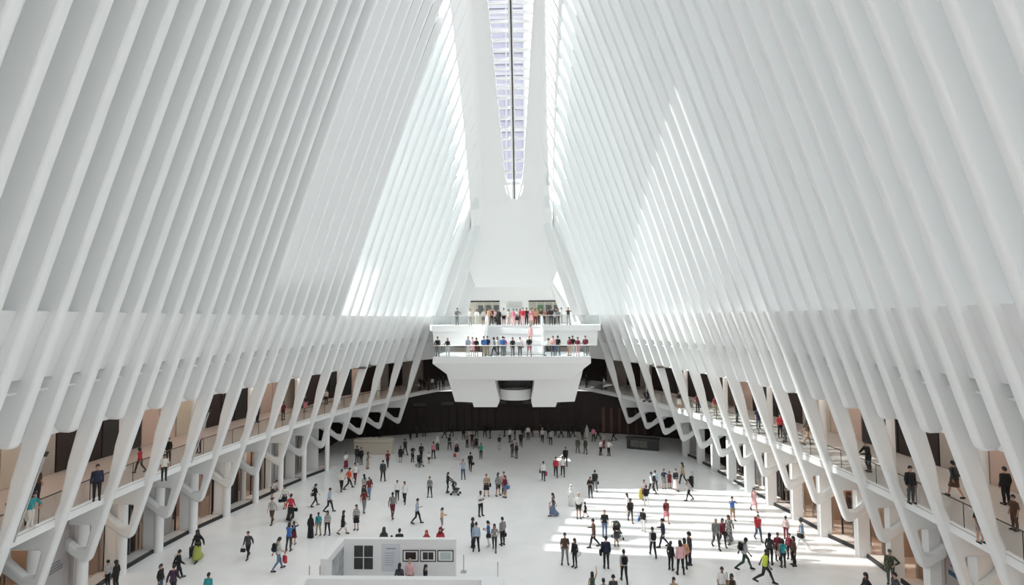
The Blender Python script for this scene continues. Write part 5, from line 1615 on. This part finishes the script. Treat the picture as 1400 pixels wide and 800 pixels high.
    (-3.81, 32.69, 0, 1.92, 0, 'f', 'stand', 'jacket:red', 'trousers:dark', 'scarf', 'maroon', 'skin', 'woman wrapped in a dark red shawl behind the booth wall', None, ()),
    (-5.3, 28.28, 0, 1.76, 180, 'f', 'stand', 'jacket:charcoal', 'trousers:dark', 'long', 'dark', 'skin', 'long haired woman viewing the framed pictures in the booth', None, ()),
    (-4.86, 28.78, 0, 1.79, 180, 'm', 'stand', 'tee:lpink', 'trousers:dark', 'bald', 'tan', 'skin', 'man in pale pink shirt viewing the framed pictures in the booth', None, ()),
    (-3.9, 28.3, 0, 1.69, 90, 'f', 'stand', 'jacket:black', 'trousers:dark', 'long', 'dark', 'skin', 'dark haired woman in black at the right of the booth viewers', None, ()),
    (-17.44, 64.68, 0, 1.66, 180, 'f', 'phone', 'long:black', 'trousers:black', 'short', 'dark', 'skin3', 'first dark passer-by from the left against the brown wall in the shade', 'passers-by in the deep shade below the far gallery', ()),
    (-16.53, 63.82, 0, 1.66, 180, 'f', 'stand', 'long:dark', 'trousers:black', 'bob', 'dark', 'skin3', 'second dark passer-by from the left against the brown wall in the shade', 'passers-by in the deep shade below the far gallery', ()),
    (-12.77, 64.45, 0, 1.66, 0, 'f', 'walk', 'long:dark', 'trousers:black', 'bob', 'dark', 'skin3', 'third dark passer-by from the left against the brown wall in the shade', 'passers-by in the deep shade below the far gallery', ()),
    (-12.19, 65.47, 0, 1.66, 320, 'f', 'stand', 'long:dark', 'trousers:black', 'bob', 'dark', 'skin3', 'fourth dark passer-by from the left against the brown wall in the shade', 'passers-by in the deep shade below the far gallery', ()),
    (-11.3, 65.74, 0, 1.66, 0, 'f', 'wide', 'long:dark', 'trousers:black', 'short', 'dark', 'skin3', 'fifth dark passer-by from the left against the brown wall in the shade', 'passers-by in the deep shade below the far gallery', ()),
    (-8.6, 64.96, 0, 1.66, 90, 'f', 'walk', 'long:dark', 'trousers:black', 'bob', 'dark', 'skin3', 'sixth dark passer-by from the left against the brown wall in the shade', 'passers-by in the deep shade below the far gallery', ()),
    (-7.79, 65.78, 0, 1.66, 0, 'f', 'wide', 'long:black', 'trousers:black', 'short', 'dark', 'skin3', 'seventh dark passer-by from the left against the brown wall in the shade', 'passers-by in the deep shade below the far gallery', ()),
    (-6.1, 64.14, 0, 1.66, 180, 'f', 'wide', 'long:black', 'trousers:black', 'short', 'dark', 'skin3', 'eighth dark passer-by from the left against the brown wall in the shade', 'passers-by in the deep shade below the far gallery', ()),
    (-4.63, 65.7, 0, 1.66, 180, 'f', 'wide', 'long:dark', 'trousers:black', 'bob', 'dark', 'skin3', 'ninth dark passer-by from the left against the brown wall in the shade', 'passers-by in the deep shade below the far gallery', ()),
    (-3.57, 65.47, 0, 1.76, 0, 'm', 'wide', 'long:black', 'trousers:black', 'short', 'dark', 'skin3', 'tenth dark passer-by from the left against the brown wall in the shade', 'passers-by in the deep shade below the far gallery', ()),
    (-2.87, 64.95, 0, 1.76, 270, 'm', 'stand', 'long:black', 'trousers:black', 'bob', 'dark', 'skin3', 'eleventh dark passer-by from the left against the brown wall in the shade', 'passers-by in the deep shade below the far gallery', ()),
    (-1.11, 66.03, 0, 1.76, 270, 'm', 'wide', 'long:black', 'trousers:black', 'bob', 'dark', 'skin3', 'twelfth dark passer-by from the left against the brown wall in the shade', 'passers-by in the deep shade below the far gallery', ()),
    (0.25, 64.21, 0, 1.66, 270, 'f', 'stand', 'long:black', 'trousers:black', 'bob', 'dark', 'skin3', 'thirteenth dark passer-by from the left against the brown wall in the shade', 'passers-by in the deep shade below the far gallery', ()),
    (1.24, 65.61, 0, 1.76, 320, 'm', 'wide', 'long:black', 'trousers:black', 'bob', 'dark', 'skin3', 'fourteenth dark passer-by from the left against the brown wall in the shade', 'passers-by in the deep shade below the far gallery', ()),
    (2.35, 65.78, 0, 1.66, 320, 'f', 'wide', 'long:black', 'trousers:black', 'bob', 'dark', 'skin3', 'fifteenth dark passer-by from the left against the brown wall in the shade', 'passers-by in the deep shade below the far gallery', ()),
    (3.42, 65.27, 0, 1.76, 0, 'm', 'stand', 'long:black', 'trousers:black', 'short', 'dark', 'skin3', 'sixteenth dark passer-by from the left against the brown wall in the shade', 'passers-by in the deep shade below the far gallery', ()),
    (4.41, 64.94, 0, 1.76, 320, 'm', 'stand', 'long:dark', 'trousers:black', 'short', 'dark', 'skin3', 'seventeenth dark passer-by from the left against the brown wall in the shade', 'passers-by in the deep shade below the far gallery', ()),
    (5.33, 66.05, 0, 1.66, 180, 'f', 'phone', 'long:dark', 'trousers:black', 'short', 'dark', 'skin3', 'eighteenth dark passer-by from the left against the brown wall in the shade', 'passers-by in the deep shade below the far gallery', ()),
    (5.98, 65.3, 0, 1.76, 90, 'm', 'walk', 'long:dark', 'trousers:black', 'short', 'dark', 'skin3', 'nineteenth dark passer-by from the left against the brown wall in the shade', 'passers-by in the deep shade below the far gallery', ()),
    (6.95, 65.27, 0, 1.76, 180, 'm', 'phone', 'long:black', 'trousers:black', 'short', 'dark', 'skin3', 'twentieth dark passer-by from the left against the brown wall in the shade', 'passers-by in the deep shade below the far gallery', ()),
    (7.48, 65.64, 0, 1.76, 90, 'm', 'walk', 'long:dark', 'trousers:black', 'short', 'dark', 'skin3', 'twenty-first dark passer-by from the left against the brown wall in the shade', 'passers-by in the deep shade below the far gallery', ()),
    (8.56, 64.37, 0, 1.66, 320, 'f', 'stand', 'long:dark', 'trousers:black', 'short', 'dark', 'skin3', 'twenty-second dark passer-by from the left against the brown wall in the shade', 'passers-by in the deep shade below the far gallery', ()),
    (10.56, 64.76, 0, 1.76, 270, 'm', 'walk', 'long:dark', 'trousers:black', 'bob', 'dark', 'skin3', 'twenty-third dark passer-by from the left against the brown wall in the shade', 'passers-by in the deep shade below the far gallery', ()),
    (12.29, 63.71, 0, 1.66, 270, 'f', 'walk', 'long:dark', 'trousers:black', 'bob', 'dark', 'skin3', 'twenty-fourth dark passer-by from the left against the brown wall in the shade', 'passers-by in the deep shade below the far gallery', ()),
    (-6.61, 48.1, 11.42, 1.87, 0, 'm', 'lean', 'long:black', 'trousers:grey', 'short', 'dark', 'skin', 'man in black leaning on the lower balcony rail at its left end', None, ()),
    (-5.68, 48.1, 11.42, 1.76, 0, 'f', 'lean', 'tee:black', 'trousers:white', 'bob', 'blond', 'skin', 'woman in black top and white trousers beside the leaning man on the lower balcony', None, ()),
    (-3.79, 48.3, 11.42, 1.87, 40, 'm', 'stand', 'tee:lblue', 'trousers:white', 'bald', 'lgrey', 'skin', 'man in pale blue shirt and white trousers on the lower balcony', None, ()),
    (-3.44, 48.92, 11.42, 1.76, 0, 'f', 'stand', 'tee:lpink', 'skirt:lpink', 'tail', 'dark', 'skin', 'woman in pale pink behind the long haired pair on the lower balcony', None, ()),
    (-2.98, 48.1, 11.42, 1.76, 0, 'f', 'lean', 'tee:black', 'shorts:maroon', 'long', 'dark', 'skin', 'long haired woman in black top and dark red shorts at the lower rail', None, ()),
    (-2.29, 48.1, 11.42, 1.87, 0, 'm', 'stand', 'tee:blue', 'trousers:khaki', 'short', 'dark', 'skin', 'man in blue shirt and khaki trousers on the lower balcony', None, ()),
    (-2.02, 48.82, 11.42, 1.87, 0, 'm', 'stand', 'tee:navy', 'trousers:khaki', 'short', 'dark', 'skin', 'man in navy shirt behind the blue shirt on the lower balcony', None, ()),
    (-1.33, 48.5, 11.42, 1.76, 270, 'f', 'walk', 'tee:grey', 'leggings:black', 'bob', 'dark', 'skin', 'woman in grey top and black leggings left of the white and green bag', None, ()),
    (-1.09, 49.18, 11.42, 1.76, 0, 'f', 'stand', 'tee:offwhite', 'trousers:charcoal', 'bob', 'dark', 'skin', 'dark haired woman in off-white with a green bag at the lower rail', None, (('shoulder', 'green', 'green bag at the lower balcony rail'),)),
    (-0.53, 48.3, 11.42, 1.87, 180, 'm', 'stand', 'tee:blue', 'trousers:grey', 'short', 'dark', 'skin', 'man in blue shirt seen from behind at the lower rail', None, ()),
    (-0.41, 49.01, 11.42, 1.76, 0, 'f', 'stand', 'tee:red', 'trousers:grey', 'tail', 'dark', 'skin', 'woman in red top in front of the blue shirt at the lower rail', None, ()),
    (0.4, 48.1, 11.42, 1.76, 0, 'f', 'stand', 'tee:black', 'trousers:charcoal', 'long', 'dark', 'skin', 'woman in black top and dark trousers at the middle of the lower rail', None, ()),
    (1.08, 48.1, 11.42, 1.76, 0, 'f', 'stand', 'tee:white', 'trousers:charcoal', 'tail', 'dark', 'skin', 'woman in white top with a pink bag at the middle of the lower rail', None, (('shoulder', 'pink', 'pink bag of the woman at the middle of the lower rail'),)),
    (1.94, 48.1, 11.42, 1.87, 0, 'm', 'wide', 'tee:black', 'shorts:pink', 'bald', 'dark', 'skin', 'man in black t-shirt and pink shorts at the lower rail', None, ()),
    (3.38, 48.4, 11.42, 1.76, 90, 'f', 'bend', 'tee:offwhite', 'trousers:grey', 'tail', 'dark', 'skin', 'person in off-white bending beside the foot of the stairs', None, ()),
    (4.15, 48.2, 11.42, 1.87, 0, 'm', 'phone', 'tee:lpink', 'trousers:jeans', 'short', 'dark', 'skin', 'man in pale pink shirt and jeans at the lower rail', None, ()),
    (4.64, 48.7, 11.42, 1.87, 180, 'm', 'wide', 'tee:black', 'trousers:jeans', 'short', 'dark', 'skin', 'man in black t-shirt and jeans seen from behind at the lower rail', None, ()),
    (5.71, 48.5, 11.42, 1.76, 320, 'f', 'stand', 'tee:maroon', 'shorts:khaki', 'bob', 'dark', 'skin', 'dark haired woman in maroon left of the black top with white trousers', None, ()),
    (6.06, 49.06, 11.42, 1.87, 0, 'm', 'lean', 'tee:black', 'trousers:white', 'short', 'dark', 'skin', 'man in black top and white trousers leaning on the right part of the lower rail', None, ()),
    (6.46, 48.2, 11.42, 1.76, 0, 'f', 'stand', 'tee:maroon', 'leggings:lpink', 'long', 'dark', 'skin', 'woman in maroon top and pink leggings right of the leaning man', None, ()),
    (7.16, 48.1, 11.42, 1.87, 0, 'm', 'stand', 'tee:maroon', 'trousers:grey', 'short', 'dark', 'skin', 'man in dark maroon t-shirt at the right end of the lower rail', None, ()),
    (2.11, 51.2, 12.55, 1.72, 0, 'f', 'stand', 'tee:lpink', 'dress:lpink', 'tail', 'dark', 'skin', 'woman in a pink dress coming down the balcony stairs', None, ()),
    (-5.67, 54.8, 14.22, 1.87, 0, 'm', 'hip', 'tee:grey', 'trousers:grey', 'short', 'dark', 'skin', 'man in grey alone at the far left of the upper balcony', None, ()),
    (-4.29, 55.0, 14.22, 1.76, 0, 'f', 'stand', 'tee:offwhite', 'trousers:lgrey', 'tail', 'dark', 'skin', 'woman in off-white at the left part of the upper rail', None, ()),
    (-3.61, 55.38, 14.22, 1.76, 0, 'f', 'lean', 'tee:white', 'trousers:offwhite', 'bob', 'dark', 'skin', 'dark haired woman in white leaning on the upper rail left of the stairs', None, ()),
    (-2.94, 55.8, 14.22, 1.76, 0, 'f', 'stand', 'tee:offwhite', 'skirt:grey', 'tail', 'dark', 'skin', 'woman in off-white top and grey skirt near the left stair parapet', None, ()),
    (-2.35, 55.3, 14.22, 1.87, 40, 'm', 'lean', 'tee:peach', 'trousers:khaki', 'short', 'dark', 'skin', 'man in peach top beside the left stair parapet above', None, ()),
    (-2.1, 56.08, 14.22, 1.87, 0, 'm', 'stand', 'tee:black', 'trousers:dark', 'short', 'dark', 'skin', 'man in black just inside the left stair parapet at the top', None, ()),
    (-1.75, 56.64, 14.22, 1.76, 0, 'f', 'stand', 'tee:lpink', 'trousers:charcoal', 'tail', 'dark', 'skin', 'woman in pale pink top at the head of the stairs, left side', None, ()),
    (-1.22, 54.9, 14.22, 1.76, 0, 'f', 'stand', 'long:black', 'robe:black', 'long', 'dark', 'skin', 'tall woman in long black dress at the head of the stairs', None, ()),
    (-1.54, 55.32, 14.22, 1.11, 0, 'f', 'stand', 'tee:black', 'skirt:black', 'bob', 'dark', 'skin', 'small child in black at the top step', None, ()),
    (-0.71, 55.52, 14.22, 1.87, 0, 'm', 'stand', 'tee:white', 'shorts:black', 'short', 'dark', 'skin', 'man in white t-shirt and black shorts at the head of the stairs', None, ()),
    (-0.21, 56.2, 14.22, 1.76, 0, 'f', 'stand', 'tee:offwhite', 'longskirt:floral', 'bob', 'dark', 'skin', 'woman in off-white with patterned long skirt at the head of the stairs', None, ()),
    (0.33, 55.2, 14.22, 1.76, 0, 'f', 'stand', 'tee:pink', 'trousers:lpink', 'tail', 'dark', 'skin', 'woman in pink top at the head of the stairs', None, ()),
    (0.66, 55.97, 14.22, 1.76, 0, 'f', 'cross', 'tee:white', 'skirt:black', 'long', 'dark', 'skin', 'woman in white top and black skirt in front at the top step', None, ()),
    (1.04, 56.74, 14.22, 1.76, 0, 'f', 'stand', 'tee:maroon', 'trousers:maroon', 'bob', 'dark', 'skin', 'woman in maroon behind the red shirt at the head of the stairs', None, ()),
    (1.35, 54.8, 14.22, 1.87, 0, 'm', 'stand', 'tee:red', 'trousers:lpink', 'short', 'dark', 'skin', 'man in a red shirt and pale trousers at the top step', None, ()),
    (1.74, 55.56, 14.22, 1.87, 0, 'm', 'stand', 'tee:dark', 'trousers:black', 'short', 'dark', 'skin', 'man in dark top right of the red shirt', None, ()),
    (2.21, 54.7, 14.22, 1.76, 0, 'f', 'stand', 'tee:pink', 'skirt:lpink', 'long', 'dark', 'skin', 'woman in pink with long dark hair near the right stair parapet', None, ()),
    (2.37, 56.14, 14.22, 1.87, 0, 'm', 'stand', 'tee:tan', 'trousers:khaki', 'short', 'dark', 'skin', 'man in tan top near the right stair parapet', None, ()),
    (2.68, 55.36, 14.22, 1.76, 0, 'f', 'stand', 'tee:peach', 'trousers:maroon', 'long', 'dark', 'skin', 'woman in peach top beside the right stair parapet', None, ()),
    (2.96, 56.72, 14.22, 1.87, 0, 'm', 'stand', 'tee:khaki', 'trousers:dark', 'short', 'dark', 'skin', 'man in khaki behind the right stair parapet', None, ()),
    (3.3, 54.9, 14.22, 1.87, 0, 'm', 'lean', 'tee:brown', 'trousers:charcoal', 'short', 'dark', 'skin', 'man in brown, first at the right part of the upper rail', None, ()),
    (3.62, 55.68, 14.22, 1.76, 0, 'f', 'stand', 'tee:tan', 'trousers:dark', 'long', 'dark', 'skin', 'woman in tan, second at the right part of the upper rail', None, ()),
    (4.08, 56.34, 14.22, 1.76, 0, 'f', 'lean', 'tee:maroon', 'trousers:grey', 'bob', 'dark', 'skin', 'woman in maroon leaning at the right part of the upper rail', None, ()),
    (4.37, 55.2, 14.22, 1.87, 0, 'm', 'stand', 'tee:dark', 'trousers:dark', 'short', 'dark', 'skin', 'tall man in dark top among the right upper rail crowd', None, ()),
    (4.66, 56.24, 14.22, 1.76, 0, 'f', 'bend', 'tee:offwhite', 'trousers:charcoal', 'tail', 'dark', 'skin', 'person in off-white bending over the right upper rail', None, ()),
    (4.99, 56.54, 14.22, 1.87, 0, 'm', 'stand', 'tee:dgreen', 'trousers:dark', 'short', 'dark', 'skin', 'man in dark green at the right part of the upper rail', None, ()),
    (5.09, 54.9, 14.22, 1.76, 0, 'f', 'stand', 'tee:grey', 'trousers:dark', 'bob', 'dark', 'skin', 'woman in grey beside the dark green top on the upper balcony', None, ()),
    (5.5, 55.62, 14.22, 1.87, 0, 'm', 'lean', 'long:white', 'trousers:offwhite', 'short', 'dark', 'skin', 'dark haired man in white shirt at the right part of the upper rail', None, ()),
    (6.18, 54.9, 14.22, 1.87, 0, 'm', 'photo', 'tee:charcoal', 'trousers:lgrey', 'short', 'dark', 'skin', 'man with raised elbows taking a picture at the right end of the upper crowd', None, ()),
    (-20.32, 22.62, 5.785, 1.6, 90, 'f', 'lean', 'tee:teal', 'trousers:offwhite', 'bob', 'dark', 'skin', 'woman in teal top behind the near left gallery glass', None, ()),
    (-23.37, 26.07, 5.785, 1.7, 180, 'm', 'stand', 'tee:brown', 'trousers:dark', 'short', 'dark', 'skin', 'man in brown walking on the near left gallery', None, ()),
    (-20.28, 26.1, 5.785, 1.82, 40, 'm', 'stand', 'long:navy', 'trousers:black', 'short', 'dark', 'skin', 'man in navy behind the second left gallery pane', None, ()),
    (-21.64, 30.82, 5.785, 1.5, 270, 'f', 'walk', 'long:red', 'trousers:black', 'bob', 'dark', 'skin', 'woman in red walking on the left gallery', None, ()),
    (-19.08, 29.3, 5.785, 1.5, 40, 'm', 'stand', 'tee:offwhite', 'trousers:black', 'short', 'dark', 'skin2', 'man in off-white at the left gallery glass', None, ()),
    (-21.69, 33.37, 5.785, 1.5, 0, 'm', 'stand', 'jacket:black', 'trousers:black', 'short', 'dark', 'skin', 'man in black behind the off-white shirt on the left gallery', None, ()),
    (-20.98, 35.38, 5.785, 1.71, 0, 'f', 'stand', 'tee:lpink', 'trousers:dark', 'bob', 'dark', 'skin', 'woman in pale pink on the left gallery', None, ()),
    (-22.34, 45.77, 5.785, 1.76, 90, 'm', 'stand', 'tee:black', 'trousers:black', 'short', 'dark', 'skin', 'man in black by a table on the left gallery', None, ()),
    (-20.58, 46.93, 5.785, 1.66, 0, 'f', 'stand', 'tee:maroon', 'trousers:dark', 'long', 'dark', 'skin', 'woman in maroon on the far part of the left gallery', None, ()),
    (-20.27, 51.0, 5.785, 1.66, 0, 'f', 'stand', 'tee:dark', 'skirt:pink', 'bob', 'dark', 'skin', 'woman in dark top and pink skirt on the far left gallery', None, ()),
    (-19.88, 55.35, 5.785, 1.66, 0, 'f', 'stand', 'tee:offwhite', 'trousers:black', 'bob', 'dark', 'skin', 'woman in off-white on the far left gallery', None, ()),
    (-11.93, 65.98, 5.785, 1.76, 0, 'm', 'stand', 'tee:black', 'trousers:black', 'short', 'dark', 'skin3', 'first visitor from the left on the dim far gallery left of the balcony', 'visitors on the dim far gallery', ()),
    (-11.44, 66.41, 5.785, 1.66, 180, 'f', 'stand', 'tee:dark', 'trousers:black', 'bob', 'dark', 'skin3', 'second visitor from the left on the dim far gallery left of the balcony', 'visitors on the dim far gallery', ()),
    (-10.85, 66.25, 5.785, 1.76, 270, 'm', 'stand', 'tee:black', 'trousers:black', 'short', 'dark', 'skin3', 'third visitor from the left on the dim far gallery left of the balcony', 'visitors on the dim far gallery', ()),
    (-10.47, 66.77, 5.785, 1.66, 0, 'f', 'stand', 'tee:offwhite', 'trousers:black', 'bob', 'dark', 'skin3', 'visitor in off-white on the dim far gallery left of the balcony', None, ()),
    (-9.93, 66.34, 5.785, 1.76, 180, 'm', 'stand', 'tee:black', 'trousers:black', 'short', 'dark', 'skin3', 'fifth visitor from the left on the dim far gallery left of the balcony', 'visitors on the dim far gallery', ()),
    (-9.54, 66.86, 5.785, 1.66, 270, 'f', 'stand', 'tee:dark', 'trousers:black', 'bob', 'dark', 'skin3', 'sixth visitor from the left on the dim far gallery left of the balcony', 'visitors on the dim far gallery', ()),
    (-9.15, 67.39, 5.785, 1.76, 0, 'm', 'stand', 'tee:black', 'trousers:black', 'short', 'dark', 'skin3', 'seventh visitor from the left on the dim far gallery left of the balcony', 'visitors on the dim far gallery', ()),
    (9.63, 68.46, 5.785, 1.76, 220, 'm', 'stand', 'jacket:black', 'trousers:black', 'short', 'dark', 'skin', 'man in black on the far gallery right of the balcony', None, ()),
    (11.61, 66.34, 5.785, 1.66, 270, 'f', 'walk', 'tee:white', 'trousers:dark', 'bob', 'dark', 'skin', 'woman in white top on the far gallery right of the balcony', None, ()),
    (15.07, 57.53, 5.785, 1.66, 90, 'f', 'push', 'tee:dark', 'trousers:dark', 'bob', 'dark', 'skin', 'woman with a pushchair on the far right gallery', None, ()),
    (16.87, 52.04, 5.785, 1.82, 0, 'f', 'stand', 'tee:black', 'skirt:offwhite', 'long', 'dark', 'skin', 'woman in black top and white skirt on the right gallery', None, ()),
    (18.27, 50.82, 5.785, 1.82, 320, 'm', 'stand', 'tee:maroon', 'trousers:dark', 'short', 'dark', 'skin', 'man in maroon on the far right gallery', None, ()),
    (19.4, 49.3, 5.785, 1.82, 0, 'f', 'stand', 'tee:plaid', 'trousers:khaki', 'bob', 'dark', 'skin', 'woman in dark red plaid on the right gallery', None, ()),
    (20.04, 45.87, 5.785, 1.82, 90, 'm', 'stand', 'jacket:black', 'trousers:dgreen', 'short', 'dark', 'skin', 'man in black with green on the right gallery', None, ()),
    (20.66, 43.17, 5.785, 1.82, 0, 'm', 'stand', 'tee:navy', 'trousers:jeans', 'short', 'dark', 'skin', 'man in navy on the right gallery left of the red top', None, ()),
    (20.9, 40.05, 5.785, 1.82, 0, 'f', 'stand', 'tee:red', 'trousers:black', 'long', 'dark', 'skin', 'woman in a red top on the right gallery', None, ()),
    (20.59, 38.65, 5.785, 1.66, 270, 'f', 'stand', 'tee:grey', 'trousers:grey', 'bob', 'dark', 'skin', 'woman in grey in front of the red top on the right gallery', None, ()),
    (21.7, 37.78, 5.785, 1.82, 90, 'f', 'walk', 'tee:brown', 'trousers:tan', 'long', 'dark', 'skin', 'woman in brown on the right gallery beyond the white column', None, ()),
    (21.74, 31.26, 5.785, 1.82, 270, 'm', 'lean', 'jacket:black', 'trousers:black', 'short', 'dark', 'skin', 'man in long black coat leaning on the right gallery rail', None, ()),
    (20.37, 26.08, 5.785, 1.82, 0, 'm', 'stand', 'jacket:black', 'trousers:charcoal', 'short', 'dark', 'skin', 'man in black jacket at the near right gallery glass', None, ()),
    (23.17, 26.93, 5.785, 1.82, 180, 'f', 'walk', 'jacket:charcoal', 'skirt:brown', 'tail', 'dark', 'skin', 'woman in grey jacket with a backpack walking on the near right gallery', None, (('backpack', 'charcoal', 'grey backpack on the woman on the near right gallery'),)),
    (19.84, 21.64, 5.785, 1.57, 0, 'm', 'stand', 'tee:black', 'shorts:grey', 'short', 'dark', 'skin', 'man in black t-shirt and grey shorts behind the near right gallery glass', None, ()),
    (24.77, 25.93, 5.785, 1.82, 180, 'm', 'stand', 'jacket:black', 'trousers:black', 'short', 'dark', 'skin', 'dark figure on the near right gallery beside the broad rib leg', None, ()),
    (22.35, 22.89, 5.785, 1.5, 270, 'm', 'stand', 'tee:brown', 'trousers:brown', 'short', 'dark', 'skin', 'man in brown at the right edge of the picture on the gallery', None, ()),
]
for (px_, py_, pz_, ph_, rz_, bd_, po_, tp_, bt_, hr_, hc_, sk_, lb_, gr_, bg_) in PEOPLE:
    pr = person(px_, py_, pz_, ph_, rz_, bd_, po_, tp_, bt_, hr_, sk_, lb_, gr_, hc_)
    for kind_, c_, l_ in bg_:
        bag(kind_, c_, pr, l_)
stroller(-9.18, 52.64, 0, 40, 'black', 'black buggy pushed in the shade left of the pink shirt')
stroller(-4.16, 59.94, 0, 0, 'dark', 'dark buggy in the shade by the man in grey')
stroller(-4.43, 44.37, 0, 80, 'charcoal', 'dark stroller pushed by the long haired woman in black')
stroller(7.72, 35.69, 0, 20, 'dgreen', 'dark pushchair between the bald man and the woman in black dress')
stroller(14.77, 56.66, 5.785, 60, 'dark', 'dark pushchair on the far right gallery')
stroller(-21.20, 22.83, 5.785, 60, 'charcoal', 'grey pram behind the near left gallery glass')
